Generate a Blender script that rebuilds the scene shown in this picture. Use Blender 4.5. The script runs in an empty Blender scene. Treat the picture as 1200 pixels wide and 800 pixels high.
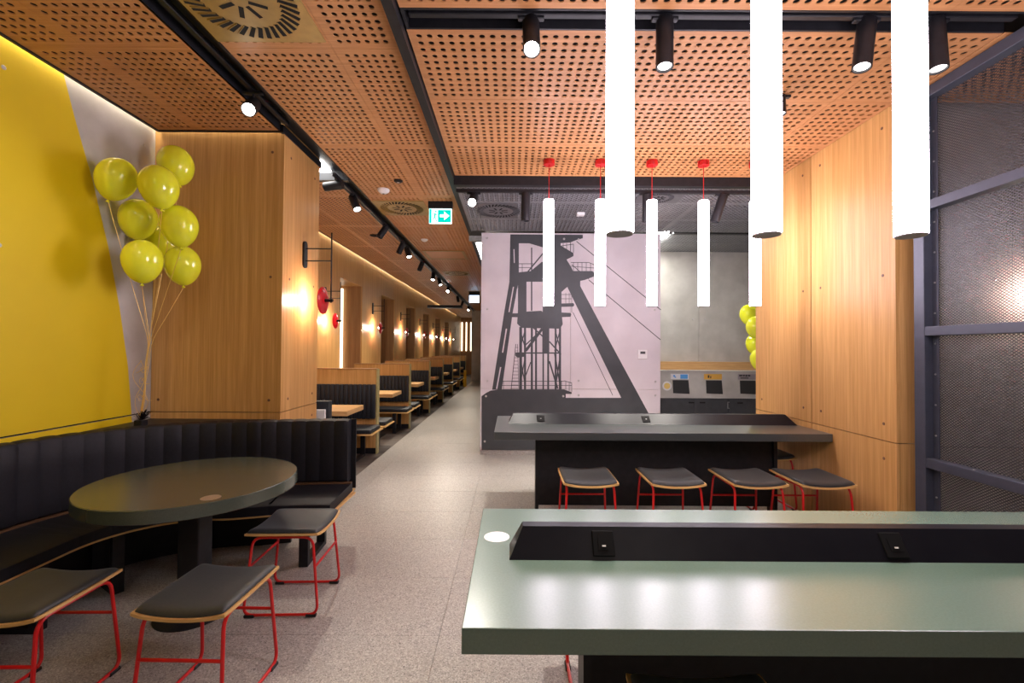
import bpy, bmesh, math, random
from mathutils import Vector, Matrix
random.seed(7)
S = bpy.context.scene
COL = S.collection
PI = math.pi
R = math.radians

# ------------------------------------------------------------------ camera
F, EYE = 533.33, 1.5
cd = bpy.data.cameras.new('camera'); cd.lens = 16.0; cd.sensor_width = 36.0; cd.clip_start = .05; cd.clip_end = 200
cam = bpy.data.objects.new('camera', cd); COL.objects.link(cam)
CR = Matrix.Rotation(R(90.9), 3, 'X') @ Matrix.Rotation(R(.37), 3, 'Z')
cam.matrix_world = Matrix.Translation((0, 0, EYE)) @ CR.to_4x4()
S.camera = cam

# ------------------------------------------------------------------ world, exposure
w = bpy.data.worlds.new('world'); S.world = w; w.use_nodes = True
w.node_tree.nodes['Background'].inputs[0].default_value = (1.0, .86, .74, 1)
w.node_tree.nodes['Background'].inputs[1].default_value = .07
S.view_settings.view_transform = 'Standard'; S.view_settings.look = 'None'
S.view_settings.gamma = 1; S.view_settings.use_curve_mapping = False
S.view_settings.exposure = .74

SPOT_W = 105.0      # one track spotlight
WALL_W = 7.0       # one wall lamp
TUBE_E = 15.5       # tube pendants
COVE_E = 22.0      # led strips over the walls
COFFER_E = 14.0

def area(name, loc, rot, sx, sy, power, col):
    l = bpy.data.lights.new(name, 'AREA'); l.shape = 'RECTANGLE'; l.size = sx; l.size_y = sy; l.energy = power; l.color = col
    o = bpy.data.objects.new(name, l); COL.objects.link(o); o.location = loc; o.rotation_euler = rot; return o

def px(x, y, **k):
    """point seen at photo pixel x,y on the plane X=, Y= or Z="""
    d = CR @ Vector(((x-600)/F, -(y-400)/F, -1))
    for a, v in k.items():
        i = 'XYZ'.index(a)
        if i == 2: v -= EYE
        q = d*(v/d[i]); q.z += EYE
        return q

# ------------------------------------------------------------------ materials
def mat(name, col, rough=.5, metal=0, spec=.5, coat=0, sheen=0, trans=0, sss=0):
    m = bpy.data.materials.new(name); m.use_nodes = True
    b = m.node_tree.nodes['Principled BSDF']
    b.inputs['Base Color'].default_value = (*col, 1); b.inputs['Roughness'].default_value = rough
    b.inputs['Metallic'].default_value = metal; b.inputs['Specular IOR Level'].default_value = spec
    b.inputs['Coat Weight'].default_value = coat; b.inputs['Sheen Weight'].default_value = sheen
    b.inputs['Transmission Weight'].default_value = trans
    return m
def N(m, t, **k):
    n = m.node_tree.nodes.new(t)
    for a, v in k.items(): setattr(n, a, v)
    return n
def L(m, a, b): m.node_tree.links.new(a, b)
def noise_src(m, scale, vec3=(1,1,1), detail=4, world=True, rough=.55):
    if world: src = N(m, 'ShaderNodeNewGeometry').outputs['Position']
    else: src = N(m, 'ShaderNodeTexCoord').outputs['Object']
    mp = N(m, 'ShaderNodeMapping'); mp.inputs['Scale'].default_value = vec3; L(m, src, mp.inputs['Vector'])
    n = N(m, 'ShaderNodeTexNoise'); n.inputs['Scale'].default_value = scale; n.inputs['Detail'].default_value = detail
    n.inputs['Roughness'].default_value = rough
    L(m, mp.outputs[0], n.inputs['Vector']); return n
def ramp(m, fac, stops):
    r = N(m, 'ShaderNodeValToRGB'); L(m, fac, r.inputs['Fac'])
    e = r.color_ramp.elements
    while len(e) < len(stops): e.new(.5)
    for i, (p, c) in enumerate(stops): e[i].position = p; e[i].color = (*c, 1)
    return r
def bump(m, fac, strength, dist=.002):
    b = N(m, 'ShaderNodeBump'); b.inputs['Strength'].default_value = strength; b.inputs['Distance'].default_value = dist
    L(m, fac, b.inputs['Height']); L(m, b.outputs[0], m.node_tree.nodes['Principled BSDF'].inputs['Normal'])
def noisy(name, c1, c2, scale, rough=.5, vec3=(1,1,1), metal=0, bumpy=0, world=True, spec=.5, lo=.35, hi=.65, detail=4, coat=0, sheen=0):
    m = mat(name, c1, rough, metal, spec, coat, sheen)
    n = noise_src(m, scale, vec3, detail, world)
    r = ramp(m, n.outputs['Fac'], [(lo, c1), (hi, c2)])
    L(m, r.outputs[0], m.node_tree.nodes['Principled BSDF'].inputs['Base Color'])
    if bumpy: bump(m, n.outputs['Fac'], bumpy)
    return m
def wood(name, c1, c2, vec3, rough=.42, world=True):
    m = mat(name, c1, rough, spec=.3)
    n = noise_src(m, 1, vec3, 5, world, .6)
    n2 = noise_src(m, 1, tuple(v*3.1 for v in vec3), 2, world)
    r = ramp(m, n.outputs['Fac'], [(.3, c1), (.52, tuple((a+b)/2 for a, b in zip(c1, c2))), (.7, c2)])
    mx = N(m, 'ShaderNodeMixRGB', blend_type='MULTIPLY'); mx.inputs[0].default_value = .35
    L(m, r.outputs[0], mx.inputs[1])
    r2 = ramp(m, n2.outputs['Fac'], [(.3, (.62, .55, .48)), (.6, (1, 1, 1))]); L(m, r2.outputs[0], mx.inputs[2])
    L(m, mx.outputs[0], m.node_tree.nodes['Principled BSDF'].inputs['Base Color'])
    bump(m, n2.outputs['Fac'], .08, .001)
    return m
def emit(name, col, e):
    m = bpy.data.materials.new(name); m.use_nodes = True; nt = m.node_tree; nt.nodes.clear()
    o = nt.nodes.new('ShaderNodeOutputMaterial'); x = nt.nodes.new('ShaderNodeEmission')
    x.inputs[0].default_value = (*col, 1); x.inputs[1].default_value = e; nt.links.new(x.outputs[0], o.inputs[0]); return m

M = {}
M['wood'] = wood('oak_panel', (.50, .270, .080), (.67, .385, .145), (34, 34, .9))
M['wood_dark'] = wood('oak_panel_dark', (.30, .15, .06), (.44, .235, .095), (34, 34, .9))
M['wood_ceiling'] = wood('oak_ceiling', (.50, .225, .085), (.64, .32, .135), (1.2, 45, 45), .5)
M['wood_top'] = wood('oak_top', (.58, .33, .13), (.74, .47, .21), (2, 40, 40), .4)
M['ply'] = wood('plywood_edge', (.62, .36, .12), (.80, .52, .21), (6, 6, 90), .4, False)
M['grey_ceiling'] = noisy('grey_ceiling', (.19, .19, .205), (.22, .22, .235), 6, .5)
M['concrete'] = noisy('concrete', (.42, .40, .365), (.56, .54, .50), 3.2, .7, detail=8, bumpy=.1, lo=.3, hi=.7)
M['mural_panel'] = noisy('pale_concrete', (.62, .57, .60), (.72, .67, .70), 2.5, .6, detail=8, lo=.3, hi=.7)
M['yellow'] = noisy('yellow_paint', (.69, .50, .0), (.72, .525, .001), 3, .55)
M['print'] = noisy('mural_print', (.045, .05, .056), (.055, .06, .066), 5, .5)
M['black'] = noisy('black_metal', (.010, .010, .012), (.015, .015, .018), 20, .42, spec=.3)
M['black_gloss'] = noisy('black_rail', (.007, .007, .011), (.009, .009, .013), 12, .36, spec=.14)
M['void'] = mat('black_void', (.006, .005, .005), .9)
M['plenum'] = mat('plenum_black', (.015, .009, .006), .9)
M['cushion'] = noisy('charcoal_vinyl', (.024, .028, .030), (.032, .036, .038), 90, .48, bumpy=.05, world=False, sheen=.1)
M['banquette'] = noisy('black_vinyl', (.007, .007, .011), (.010, .010, .015), 60, .55, bumpy=.05, spec=.3)
M['blue_black'] = noisy('navy_black_vinyl', (.006, .009, .015), (.009, .012, .019), 60, .5)
M['red'] = noisy('red_enamel', (.56, .008, .010), (.62, .011, .013), 30, .3, world=False)
M['red_disc'] = noisy('red_disc', (.60, .005, .012), (.66, .007, .015), 10, .28, world=False)
M['edge'] = noisy('olive_edge', (.40, .34, .14), (.48, .42, .19), 20, .4)
M['screen_metal'] = noisy('slate_metal', (.055, .062, .085), (.065, .072, .10), 14, .4, metal=.3)
M['mesh_metal'] = noisy('mesh_metal', (.045, .046, .055), (.058, .058, .068), 14, .4, metal=.4)
M['socket'] = mat('socket_plastic', (.010, .010, .011), .6, spec=.08)
M['rail_brown'] = noisy('dark_stained_edge', (.10, .05, .022), (.13, .065, .03), 20, .6)
M['steel'] = noisy('steel', (.45, .44, .43), (.6, .59, .58), 30, .3, metal=.8)
M['white'] = noisy('white_plastic', (.80, .79, .79), (.85, .84, .84), 12, .4)
M['darkdoor'] = noisy('anthracite_laminate', (.055, .057, .062), (.066, .068, .074), 10, .45)
M['gold'] = noisy('gold_plate', (.33, .21, .055), (.40, .26, .07), 12, .45, metal=.2)
M['grey_plate'] = noisy('grey_plate', (.10, .10, .11), (.12, .12, .13), 12, .45)
M['dark_floor'] = noisy('dark_floor_plank', (.075, .062, .055), (.16, .135, .12), 1, .5, vec3=(2, 30, 10), lo=.3, hi=.7)
M['sign_blue'] = mat('sticker_blue', (.10, .35, .75), .4); M['sign_orange'] = mat('sticker_orange', (.75, .42, .08), .4)
M['sign_white'] = mat('sticker_white', (.75, .74, .76), .4); M['sign_grey'] = mat('sticker_grey', (.34, .30, .32), .4)
M['ink'] = mat('ink', (.03, .03, .03), .5); M['sign_yellow'] = mat('sticker_yellow', (.85, .62, .2), .4)
M['ribbon'] = mat('gold_ribbon', (.80, .55, .15), .3, .3)
M['tube'] = emit('tube_glow', (1, .87, 1.0), TUBE_E)
M['tube_cap'] = noisy('tube_end_cap', (.32, .29, .30), (.36, .33, .34), 20, .5, world=False)
M['cove'] = emit('led_strip', (1, .84, .62), COVE_E)
M['cove_soft'] = emit('led_strip_soft', (1, .86, .64), 15)
M['coffer'] = emit('light_panel', (1, .98, .95), COFFER_E)
M['slot_glow'] = emit('slot_glow', (1, .86, .66), 2.0)
M['wash'] = emit('wash_panel', (1, .98, .93), 45)
M['lens'] = emit('spot_lens', (1, .97, .93), 30)
M['lens_off'] = emit('spot_lens_dim', (1, .93, .92), 3)
M['bulb'] = emit('bulb', (1, .85, .65), 30)
M['exit_green'] = emit('exit_green', (.0, .50, .40), 1.0)
M['exit_white'] = emit('exit_white', (.75, 1, .95), 1.6)
M['exit_far'] = emit('exit_far', (.55, .75, 1), 3)
# table laminate
def laminate(name, c1, c2, rough, metal=0):
    m = mat(name, c1, rough, metal, .5, 0)
    n = noise_src(m, 1, (2.5, 60, 60), 3); n2 = noise_src(m, 160, (1,1,1), 2)
    m.node_tree.nodes['Principled BSDF'].inputs['Coat Weight'].default_value = .38; m.node_tree.nodes['Principled BSDF'].inputs['Coat Roughness'].default_value = rough; m.node_tree.nodes['Principled BSDF'].inputs['Coat IOR'].default_value = 2.0
    r = ramp(m, n2.outputs['Fac'], [(.3, c1), (.7, c2)])
    L(m, r.outputs[0], m.node_tree.nodes['Principled BSDF'].inputs['Base Color'])
    return m
M['table'] = laminate('sage_laminate', (.10, .158, .122), (.115, .178, .140), .27)
M['table_dark'] = laminate('grey_green_laminate', (.062, .075, .075), (.075, .09, .09), .28)
M['round_top'] = laminate('olive_laminate', (.052, .068, .050), (.062, .080, .058), .26)
# balloon
m = mat('balloon_latex', (.80, .86, .03), .16, 0, .5, coat=.3); b = m.node_tree.nodes['Principled BSDF']
b.inputs['Subsurface Weight'].default_value = .6; b.inputs['Subsurface Radius'].default_value = (.06, .06, .01); b.inputs['Subsurface Scale'].default_value = .6
n = noise_src(m, 3, (1,1,1), 2, False); r_ = ramp(m, n.outputs['Fac'], [(.3, (.78, .84, .03)), (.7, (.86, .90, .05))]); L(m, r_.outputs[0], b.inputs['Base Color'])
M['balloon'] = m
# terrazzo
m = mat('terrazzo', (.4, .37, .34), .38); b = m.node_tree.nodes['Principled BSDF']
g = N(m, 'ShaderNodeNewGeometry')
def chips(scale, lo, dens):
    v = N(m, 'ShaderNodeTexVoronoi', feature='F1'); v.inputs['Scale'].default_value = scale; L(m, g.outputs['Position'], v.inputs['Vector'])
    sp = N(m, 'ShaderNodeSeparateColor'); L(m, v.outputs['Color'], sp.inputs[0]); return sp, v
n1 = N(m, 'ShaderNodeTexNoise'); n1.inputs['Scale'].default_value = 1.3; n1.inputs['Detail'].default_value = 3; L(m, g.outputs['Position'], n1.inputs['Vector'])
base = ramp(m, n1.outputs['Fac'], [(.3, (.29, .268, .25)), (.7, (.345, .32, .30))])
sp, v = chips(190, 0, 0)
cr = ramp(m, sp.outputs[0], [(0, (.13, .12, .115)), (.10, (.17, .155, .15)), (.14, (.34, .32, .30)), (.62, (.38, .355, .33)), (.78, (.58, .56, .53)), (1, (.66, .64, .61))])
cr.color_ramp.interpolation = 'CONSTANT'
mx = N(m, 'ShaderNodeMixRGB'); mx.inputs[0].default_value = .62; L(m, base.outputs[0], mx.inputs[1]); L(m, cr.outputs[0], mx.inputs[2])
sp2, v2 = chips(42, 0, 0)
k = ramp(m, sp2.outputs[1], [(0, (1,1,1)), (.035, (0,0,0)), (1, (0,0,0))]); k.color_ramp.interpolation = 'CONSTANT'
k2 = ramp(m, v2.outputs['Distance'], [(.16, (1,1,1)), (.2, (0,0,0))])
mm = N(m, 'ShaderNodeMixRGB', blend_type='MULTIPLY'); mm.inputs[0].default_value = 1; L(m, k.outputs[0], mm.inputs[1]); L(m, k2.outputs[0], mm.inputs[2])
mx2 = N(m, 'ShaderNodeMixRGB'); L(m, mm.outputs[0], mx2.inputs[0]); L(m, mx.outputs[0], mx2.inputs[1]); mx2.inputs[2].default_value = (.08, .07, .07, 1)
L(m, mx2.outputs[0], b.inputs['Base Color']); M['terrazzo'] = m

# ------------------------------------------------------------------ mesh helpers
class MB:
    def __init__(s): s.v = []; s.f = []
    def add(s, vs, fs):
        o = len(s.v); s.v += [tuple(v) for v in vs]; s.f += [tuple(i+o for i in f) for f in fs]; return s
    def box(s, x0, x1, y0, y1, z0, z1, mtx=None):
        vs = [Vector(p) for p in ((x0,y0,z0),(x1,y0,z0),(x1,y1,z0),(x0,y1,z0),(x0,y0,z1),(x1,y0,z1),(x1,y1,z1),(x0,y1,z1))]
        if mtx: vs = [mtx @ v for v in vs]
        return s.add(vs, [(0,3,2,1),(4,5,6,7),(0,1,5,4),(1,2,6,5),(2,3,7,6),(3,0,4,7)])
    def bbox(s, x0, x1, y0, y1, z0, z1, r=.005, seg=2, mtx=None):
        bm = bmesh.new(); bmesh.ops.create_cube(bm, size=1)
        for v in bm.verts: v.co = Vector(((x0+x1)/2+v.co.x*(x1-x0), (y0+y1)/2+v.co.y*(y1-y0), (z0+z1)/2+v.co.z*(z1-z0)))
        bmesh.ops.bevel(bm, geom=bm.edges[:], offset=r, segments=seg, affect='EDGES', profile=.5)
        if mtx: bm.transform(mtx)
        bm.verts.index_update(); s.add([v.co.copy() for v in bm.verts], [[v.index for v in f.verts] for f in bm.faces]); bm.free(); return s
    def cyl(s, a, b, r, n=16, r2=None, caps=True):
        a = Vector(a); b = Vector(b); r2 = r if r2 is None else r2
        q = (b-a).to_track_quat('Z', 'Y'); u = q @ Vector((1,0,0)); w = q @ Vector((0,1,0))
        vs = [a+(u*math.cos(t)+w*math.sin(t))*r for t in (2*PI*i/n for i in range(n))] + [b+(u*math.cos(t)+w*math.sin(t))*r2 for t in (2*PI*i/n for i in range(n))]
        fs = [(i, (i+1)%n, n+(i+1)%n, n+i) for i in range(n)]
        if caps: fs += [tuple(range(n-1, -1, -1)), tuple(range(n, 2*n))]
        return s.add(vs, fs)
    def tube(s, pts, r, n=8, closed=False, caps=True):
        pts = [Vector(p) for p in pts]; k = len(pts); up = None; rings = []
        for i in range(k):
            if closed: t = (pts[(i+1)%k]-pts[i-1])
            else: t = pts[min(i+1, k-1)]-pts[max(i-1, 0)]
            t.normalize()
            if up is None:
                up = Vector((0,0,1)) if abs(t.z) < .9 else Vector((1,0,0))
            up = (up-t*up.dot(t)); up.normalize(); sd = t.cross(up)
            rr = r[i] if isinstance(r, (list, tuple)) else r
            rings.append([pts[i]+(up*math.cos(a)+sd*math.sin(a))*rr for a in (2*PI*j/n for j in range(n))])
        vs = [v for g in rings for v in g]; fs = []
        for i in range(k if closed else k-1):
            a = i*n; b = ((i+1)%k)*n
            fs += [(a+j, a+(j+1)%n, b+(j+1)%n, b+j) for j in range(n)]
        if caps and not closed: fs += [tuple(range(n-1,-1,-1)), tuple(range((k-1)*n, k*n))]
        return s.add(vs, fs)
    def lathe(s, prof, c=(0,0,0), n=32, mtx=None):
        """prof: list of (r, z)"""
        c = Vector(c); vs = []; fs = []; k = len(prof)
        for r, z in prof:
            for j in range(n):
                p = Vector((r*math.cos(2*PI*j/n), r*math.sin(2*PI*j/n), z))
                if mtx: p = mtx @ p
                vs.append(p+c)
        for i in range(k-1):
            a = i*n; b = a+n
            fs += [(a+j, a+(j+1)%n, b+(j+1)%n, b+j) for j in range(n)]
        fs += [tuple(range(n-1,-1,-1)), tuple(range((k-1)*n, k*n))]
        return s.add(vs, fs)
    def prism(s, poly, fn, d0, d1):
        """poly: 2-D outline, fn(u, v, d) -> point"""
        n = len(poly); vs = [fn(u, v, d0) for u, v in poly]+[fn(u, v, d1) for u, v in poly]
        return s.add(vs, [tuple(range(n-1,-1,-1)), tuple(range(n, 2*n))]+[(i,(i+1)%n,n+(i+1)%n,n+i) for i in range(n)])
    def build(s, name, m, parent=None, smooth=False):
        me = bpy.data.meshes.new(name); me.from_pydata(s.v, [], s.f); me.validate()
        bm = bmesh.new(); bm.from_mesh(me); bmesh.ops.recalc_face_normals(bm, faces=bm.faces[:])
        bm.to_mesh(me); bm.free()
        me.materials.append(M[m] if isinstance(m, str) else m)
        if smooth:
            me.shade_smooth()
            bm = bmesh.new(); bm.from_mesh(me)
            for e in bm.edges:
                if len(e.link_faces) == 2 and e.calc_face_angle(0) > R(38): e.smooth = False
            bm.to_mesh(me); bm.free()
        o = bpy.data.objects.new(name, me); COL.objects.link(o)
        if parent: o.parent = parent
        return o
def fillet(pts, r, n=5, closed=False):
    pts = [Vector(p) for p in pts]; k = len(pts); out = []
    for i in range(k):
        if not closed and i in (0, k-1): out.append(pts[i]); continue
        a, b, c = pts[i-1], pts[i], pts[(i+1)%k]
        u = (a-b); v = (c-b); rr = min(r, u.length*.45, v.length*.45); p0 = b+u.normalized()*rr; p1 = b+v.normalized()*rr
        for j in range(n+1):
            t = j/n; out.append(p0*(1-t)**2+b*2*t*(1-t)+p1*t*t)
    return out
def tag(o, label=None, cat=None, group=None, kind=None):
    if label: o['label'] = label
    if cat: o['category'] = cat
    if group: o['group'] = group
    if kind: o['kind'] = kind
    return o
def thing(name, loc, label, cat, group=None, rz=0):
    o = bpy.data.objects.new(name, None); o.empty_display_size = .1; COL.objects.link(o)
    o.location = loc; o.rotation_euler.z = rz; return tag(o, label, cat, group)
def structure(name, loc=(0,0,0)):
    o = bpy.data.objects.new(name, None); COL.objects.link(o); o.location = loc; o['kind'] = 'structure'; return o
def dup(o, parent=None):
    c = o.copy(); COL.objects.link(c)
    if parent: c.parent = parent; c.matrix_parent_inverse = o.matrix_parent_inverse
    for ch in list(o.children): dup(ch, c)
    return c
def inst(src, name, loc, parent, rot=None):
    o = bpy.data.objects.new(name, src.data if hasattr(src, 'data') else src); COL.objects.link(o); o.location = loc
    if rot: o.rotation_euler = rot
    o.parent = parent; return o

CEIL = 3.25
GC = 3.168      # grey ceiling
XL, XR = -2.92, 2.70

# ------------------------------------------------------------------ floor
floor = MB().box(-3.4, 5.2, -2.5, 27, -.08, -.012).build('floor', 'void'); floor['kind'] = 'structure'
tile = None
xs = [-1.815, -1.57, -.37, .83, 2.03, 3.23, 4.43, 5.2]
cache = {}
def floor_tile(x0, x1, y0, y1, mt, name, gap=.0018):
    w_, l_ = round(x1-x0-gap, 4), round(y1-y0-gap, 4); k = (w_, l_, mt)
    if k not in cache:
        cache[k] = MB().box(-w_/2, w_/2, -l_/2, l_/2, -.012, 0).build(name, mt, floor)
        o = cache[k]
    else: o = inst(cache[k], name, (0,0,0), floor)
    o.location = ((x0+x1)/2, (y0+y1)/2, 0)
ys = [-2.5]+[-.6+.6*k_ for k_ in range(0, 19)]+[11.4, 12.6, 15, 18, 21, 27]
for j in range(len(ys)-1):
    for i in range(len(xs)-1):
        if ys[j] > 8 and xs[i] > 0: continue
        floor_tile(xs[i], xs[i+1], ys[j], ys[j+1], 'terrazzo', 'floor_tile')
for y in ys[:9]:      # terrazzo under the corner banquette
    y1 = ys[ys.index(y)+1]
    for x0, x1 in ((-2.77, -1.815), (-3.4, -2.77)):
        floor_tile(x0, x1, y, min(y1, 4.37), 'terrazzo', 'floor_tile')
yk = 4.37
kk = 0
while yk < 21:
    for x0, x1 in (((-3.4, -2.5), (-2.5, -1.815)) if kk % 2 else ((-3.4, -2.2), (-2.2, -1.815))):
        floor_tile(x0, x1, yk, yk+.2 if yk < 12 else yk+1.0, 'dark_floor', 'floor_plank', .004)
    yk += .2 if yk < 12 else 1.0; kk += 1
floor_tile(-3.4, -1.815, yk, 27, 'dark_floor', 'floor_plank', .004)

# ------------------------------------------------------------------ perforated ceiling
ceiling = MB().box(-3.4, 5.2, -2.5, 27, 3.62, 3.7).build('ceiling', 'plenum'); ceiling['kind'] = 'structure'
panel_cache = {}
def perf_mesh(nx, ny, W, Lh, p, r, mt, n=12, th=.007):
    key = (nx, ny, round(W,3), round(Lh,3), mt)
    if key in panel_cache: return panel_cache[key]
    v = []; f = []
    mx_, my = (W-nx*p)/2, (Lh-ny*p)/2
    ang = [2*PI*(i+.5)/n for i in range(n)]
    outer = []
    for a in ang:
        c, s_ = math.cos(a), math.sin(a); q = (p/2)/max(abs(c), abs(s_)); outer.append((c*q, s_*q))
    # corners so that cells are closed
    for i in range(nx):
        for j in range(ny):
            cx = mx_+p*(i+.5); cy = my+p*(j+.5); b0 = len(v)
            for a in ang: v.append((cx+r*math.cos(a), cy+r*math.sin(a), 0))
            for x_, y_ in outer: v.append((cx+x_, cy+y_, 0))
            for a in ang: v.append((cx+r*math.cos(a), cy+r*math.sin(a), th))
            for q in range(n):
                q2 = (q+1) % n
                f.append((b0+q, b0+q2, b0+n+q2, b0+n+q)); f.append((b0+q2, b0+q, b0+2*n+q, b0+2*n+q2))
    g = .0012
    def quad(x0, x1, y0, y1):
        b0 = len(v); v.extend([(x0,y0,0),(x0,y1,0),(x1,y1,0),(x1,y0,0)]); f.append((b0,b0+1,b0+2,b0+3))
    quad(g, mx_, g, Lh-g); quad(W-mx_, W-g, g, Lh-g); quad(mx_, W-mx_, g, my); quad(mx_, W-mx_, Lh-my, Lh-g)
    for a, b_ in (((g,g),(W-g,g)), ((W-g,g),(W-g,Lh-g)), ((W-g,Lh-g),(g,Lh-g)), ((g,Lh-g),(g,g))):
        b0 = len(v); v.extend([(*a,0),(*b_,0),(*b_,th),(*a,th)]); f.append((b0,b0+1,b0+2,b0+3))
    me = bpy.data.meshes.new('ceiling_panel'); me.from_pydata(v, [], f); me.materials.append(M[mt]); panel_cache[key] = me
    return me
def cpanel(x0, x1, y0, y1, z, p, mt, r=None, n=12):
    W, Lh = x1-x0, y1-y0
    nx, ny = max(1, int((W-.55*p)/p)), max(1, int((Lh-.55*p)/p))
    if W > 2: nx -= 0
    me = perf_mesh(nx, ny, W, Lh, p, r or p*.30, mt, n)
    o = bpy.data.objects.new('ceiling_panel', me); COL.objects.link(o); o.location = (x0, y0, z); o.parent = ceiling
P1 = .0591
# right zone : long panels across
edges = [2.475+.7045*k_ for k_ in range(0, 4)]
rows = [(2.475, 3.175), (3.175, 3.878), (3.878, 4.585), (1.61, 2.315), (.905, 1.61), (.2, .905), (-.5, .2), (-1.2, -.5), (-2.4, -1.2)]
for a, b_ in rows:
    cpanel(-.592, 2.243, a, b_, CEIL, P1, 'wood_ceiling', .0172)
    cpanel(2.243, 2.69, a, b_, CEIL, P1, 'wood_ceiling', .0172)
    if b_ < 3.2: cpanel(2.70, 3.9, a, b_, CEIL, P1, 'wood_ceiling', .0172, 8)
# left zones
P2 = .053
jl = [1.35-1.29*2, 1.35-1.29, 1.35]+[2.64+1.295*k_ for k_ in range(0, 19)]
for j in range(len(jl)-1):
    a, b_ = jl[j], jl[j+1]; n = 12 if a < 4 else 8
    cpanel(-1.705, -1.062, a, b_, CEIL, P2, 'wood_ceiling', .0158, n)
    cpanel(-1.062, -.672, a, b_, CEIL, P2, 'wood_ceiling', .0158, n)
    if a < 2: 
        cpanel(-2.525, -1.885, a, b_, CEIL, P2, 'wood_ceiling', .0158, n)
        cpanel(-2.87, -2.525, a, b_, CEIL, P2, 'wood_ceiling', .0158, n)
    if a > 5.0:
        cpanel(-2.44, -1.86, a, b_, CEIL, P2, 'wood_ceiling', .0158, n)
        cpanel(-2.90, -2.44, a, b_, CEIL, P2, 'wood_ceiling', .0158, n)
cpanel(-2.525, -1.885, 2.64, 3.655, CEIL, P2, 'wood_ceiling', .0158); cpanel(-2.87, -2.525, 2.64, 3.655, CEIL, P2, 'wood_ceiling', .0158)
cpanel(-2.44, -1.86, 4.72, 5.23, CEIL, P2, 'wood_ceiling', .0158); cpanel(-2.90, -2.44, 4.72, 5.23, CEIL, P2, 'wood_ceiling', .0158)
# grey zone
P3 = .0545
ge = [4.655+.66*k_ for k_ in range(0, 3)]
for a, b_ in ((4.66, 5.17), (5.17, 5.83), (5.83, 6.44)):
    for x0, x1 in ((-.59, 2.11), (2.11, 4.9)): cpanel(x0, x1, a, b_, GC, P3, 'grey_ceiling', .0175, 8)
for a, b_ in ((6.56, 7.15), (7.15, 7.74)): cpanel(2.25, 4.9, a, b_, GC, P3, 'grey_ceiling', .0175, 8)

def trim(i, mb, m='black'):
    o = mb.build('trim_%d' % i, m); o['kind'] = 'structure'; return o
trim(1, MB().box(-.655, -.600, -2.4, 9.4, CEIL-.05, CEIL+.06))                         # beam right of aisle ceiling
trim(2, MB().box(-2.885, -2.870, -2.4, 3.668, CEIL-.012, CEIL+.34).box(-2.885, -1.885, 3.655, 3.668, CEIL-.012, CEIL+.34).box(-1.888, -1.862, 3.655, 4.40, CEIL-.012, CEIL+.05))  # edge trim, raised out of sight as a baffle for the led glow
t3 = trim(3, MB().box(-1.705, -1.690, -2.4, 24, CEIL-.008, CEIL+.09).box(-1.90, -1.886, -2.4, 3.655, CEIL+.0, CEIL+.09).box(-1.90, -1.69, -2.4, 4.4, CEIL+.07, CEIL+.09).box(-1.86, -1.846, 4.66, 24, CEIL-.008, CEIL+.09).box(-1.86, -1.69, 4.4, 24, CEIL+.07, CEIL+.09))   # dark channel
trim(4, MB().box(-.575, 2.68, 2.318, 2.33, CEIL+.0, CEIL+.1).box(-.575, 2.68, 2.462, 2.474, CEIL+.0, CEIL+.1).box(-.575, 2.68, 2.318, 2.474, CEIL+.085, CEIL+.1).box(-.590, -.575, 2.318, 2.474, CEIL, CEIL+.1))
trim(5, MB().box(-.6, 4.9, 4.588, 4.655, GC-.01, CEIL+.1))                            # drop between oak and grey ceiling
trim(6, MB().box(-2.92, -1.70, 4.655, 4.715, CEIL-.03, CEIL+.1))                       # edge of the lit coffer
trim(7, MB().box(-.62, -.44, 6.44, 6.50, 3.03, 3.10), 'steel')
trim(11, MB().box(-.597, -.405, 6.45, 7.29, 3.2, 3.26))
trim(8, MB().box(2.3, 4.9, 6.46, 6.54, GC-.012, GC+.05))
trim(9, MB().box(-2.86, -1.70, 15.3, 15.6, 2.86, 2.95))
# led strips in the wall gaps, lit coffers
def lit(name, mb, m, label, cat='light'):
    return tag(mb.build(name, m), label, cat)
def lp(name, mb, m, label): o_ = mb.build(name, m, ceiling); return o_
lit('led_strip', MB().box(-2.915, -2.895, -2.2, 3.65, 3.30, 3.31), 'cove', 'hidden strip of light along the top of the yellow and concrete wall')
lit('led_strip', MB().box(-2.88, -1.90, 3.672, 3.686, 3.30, 3.31), 'cove', 'hidden strip of light above the front of the big oak pillar')
trim(10, MB().box(-2.912, -2.902, 4.75, 24, CEIL-.01, CEIL+.34))
lit('led_strip', MB().box(-2.945, -2.918, 4.75, 24, 3.30, 3.31), 'cove_soft', 'strip of light washing down the oak wall behind the booths')
lp('light_panel', MB().box(-2.90, -1.87, 4.41, 4.65, 3.30, 3.32), 'coffer', 'white light panel in the ceiling recess behind the oak pillar')
lp('light_panel', MB().box(-.595, -.45, 7.3, 9.2, 3.24, 3.26), 'coffer', 'narrow white light panel left of the mural wall top')
lp('light_panel', MB().box(2.12, 2.245, 6.5, 7.7, 3.18, 3.20), 'wash', 'narrow white light panel right of the mural wall top')

# ------------------------------------------------------------------ walls
def bolt_mesh():
    return MB().lathe([(.0, .003), (.008, .003), (.011, .0015), (.0115, 0)][::-1], n=12)
bm_src = {}
def bolt(parent, loc, axis, m='steel', s=1.0):
    if m not in bm_src:
        o = bolt_mesh().build('screw_cap', m, parent); bm_src[m] = o
    else: o = inst(bm_src[m], 'screw_cap', (0,0,0), parent)
    o.location = loc; o.scale = (s, s, s)
    o.rotation_euler = Vector(axis).to_track_quat('Z', 'Y').to_euler(); return o
M['copper'] = mat('brass_cap', (.16, .075, .04), .5)
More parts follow.
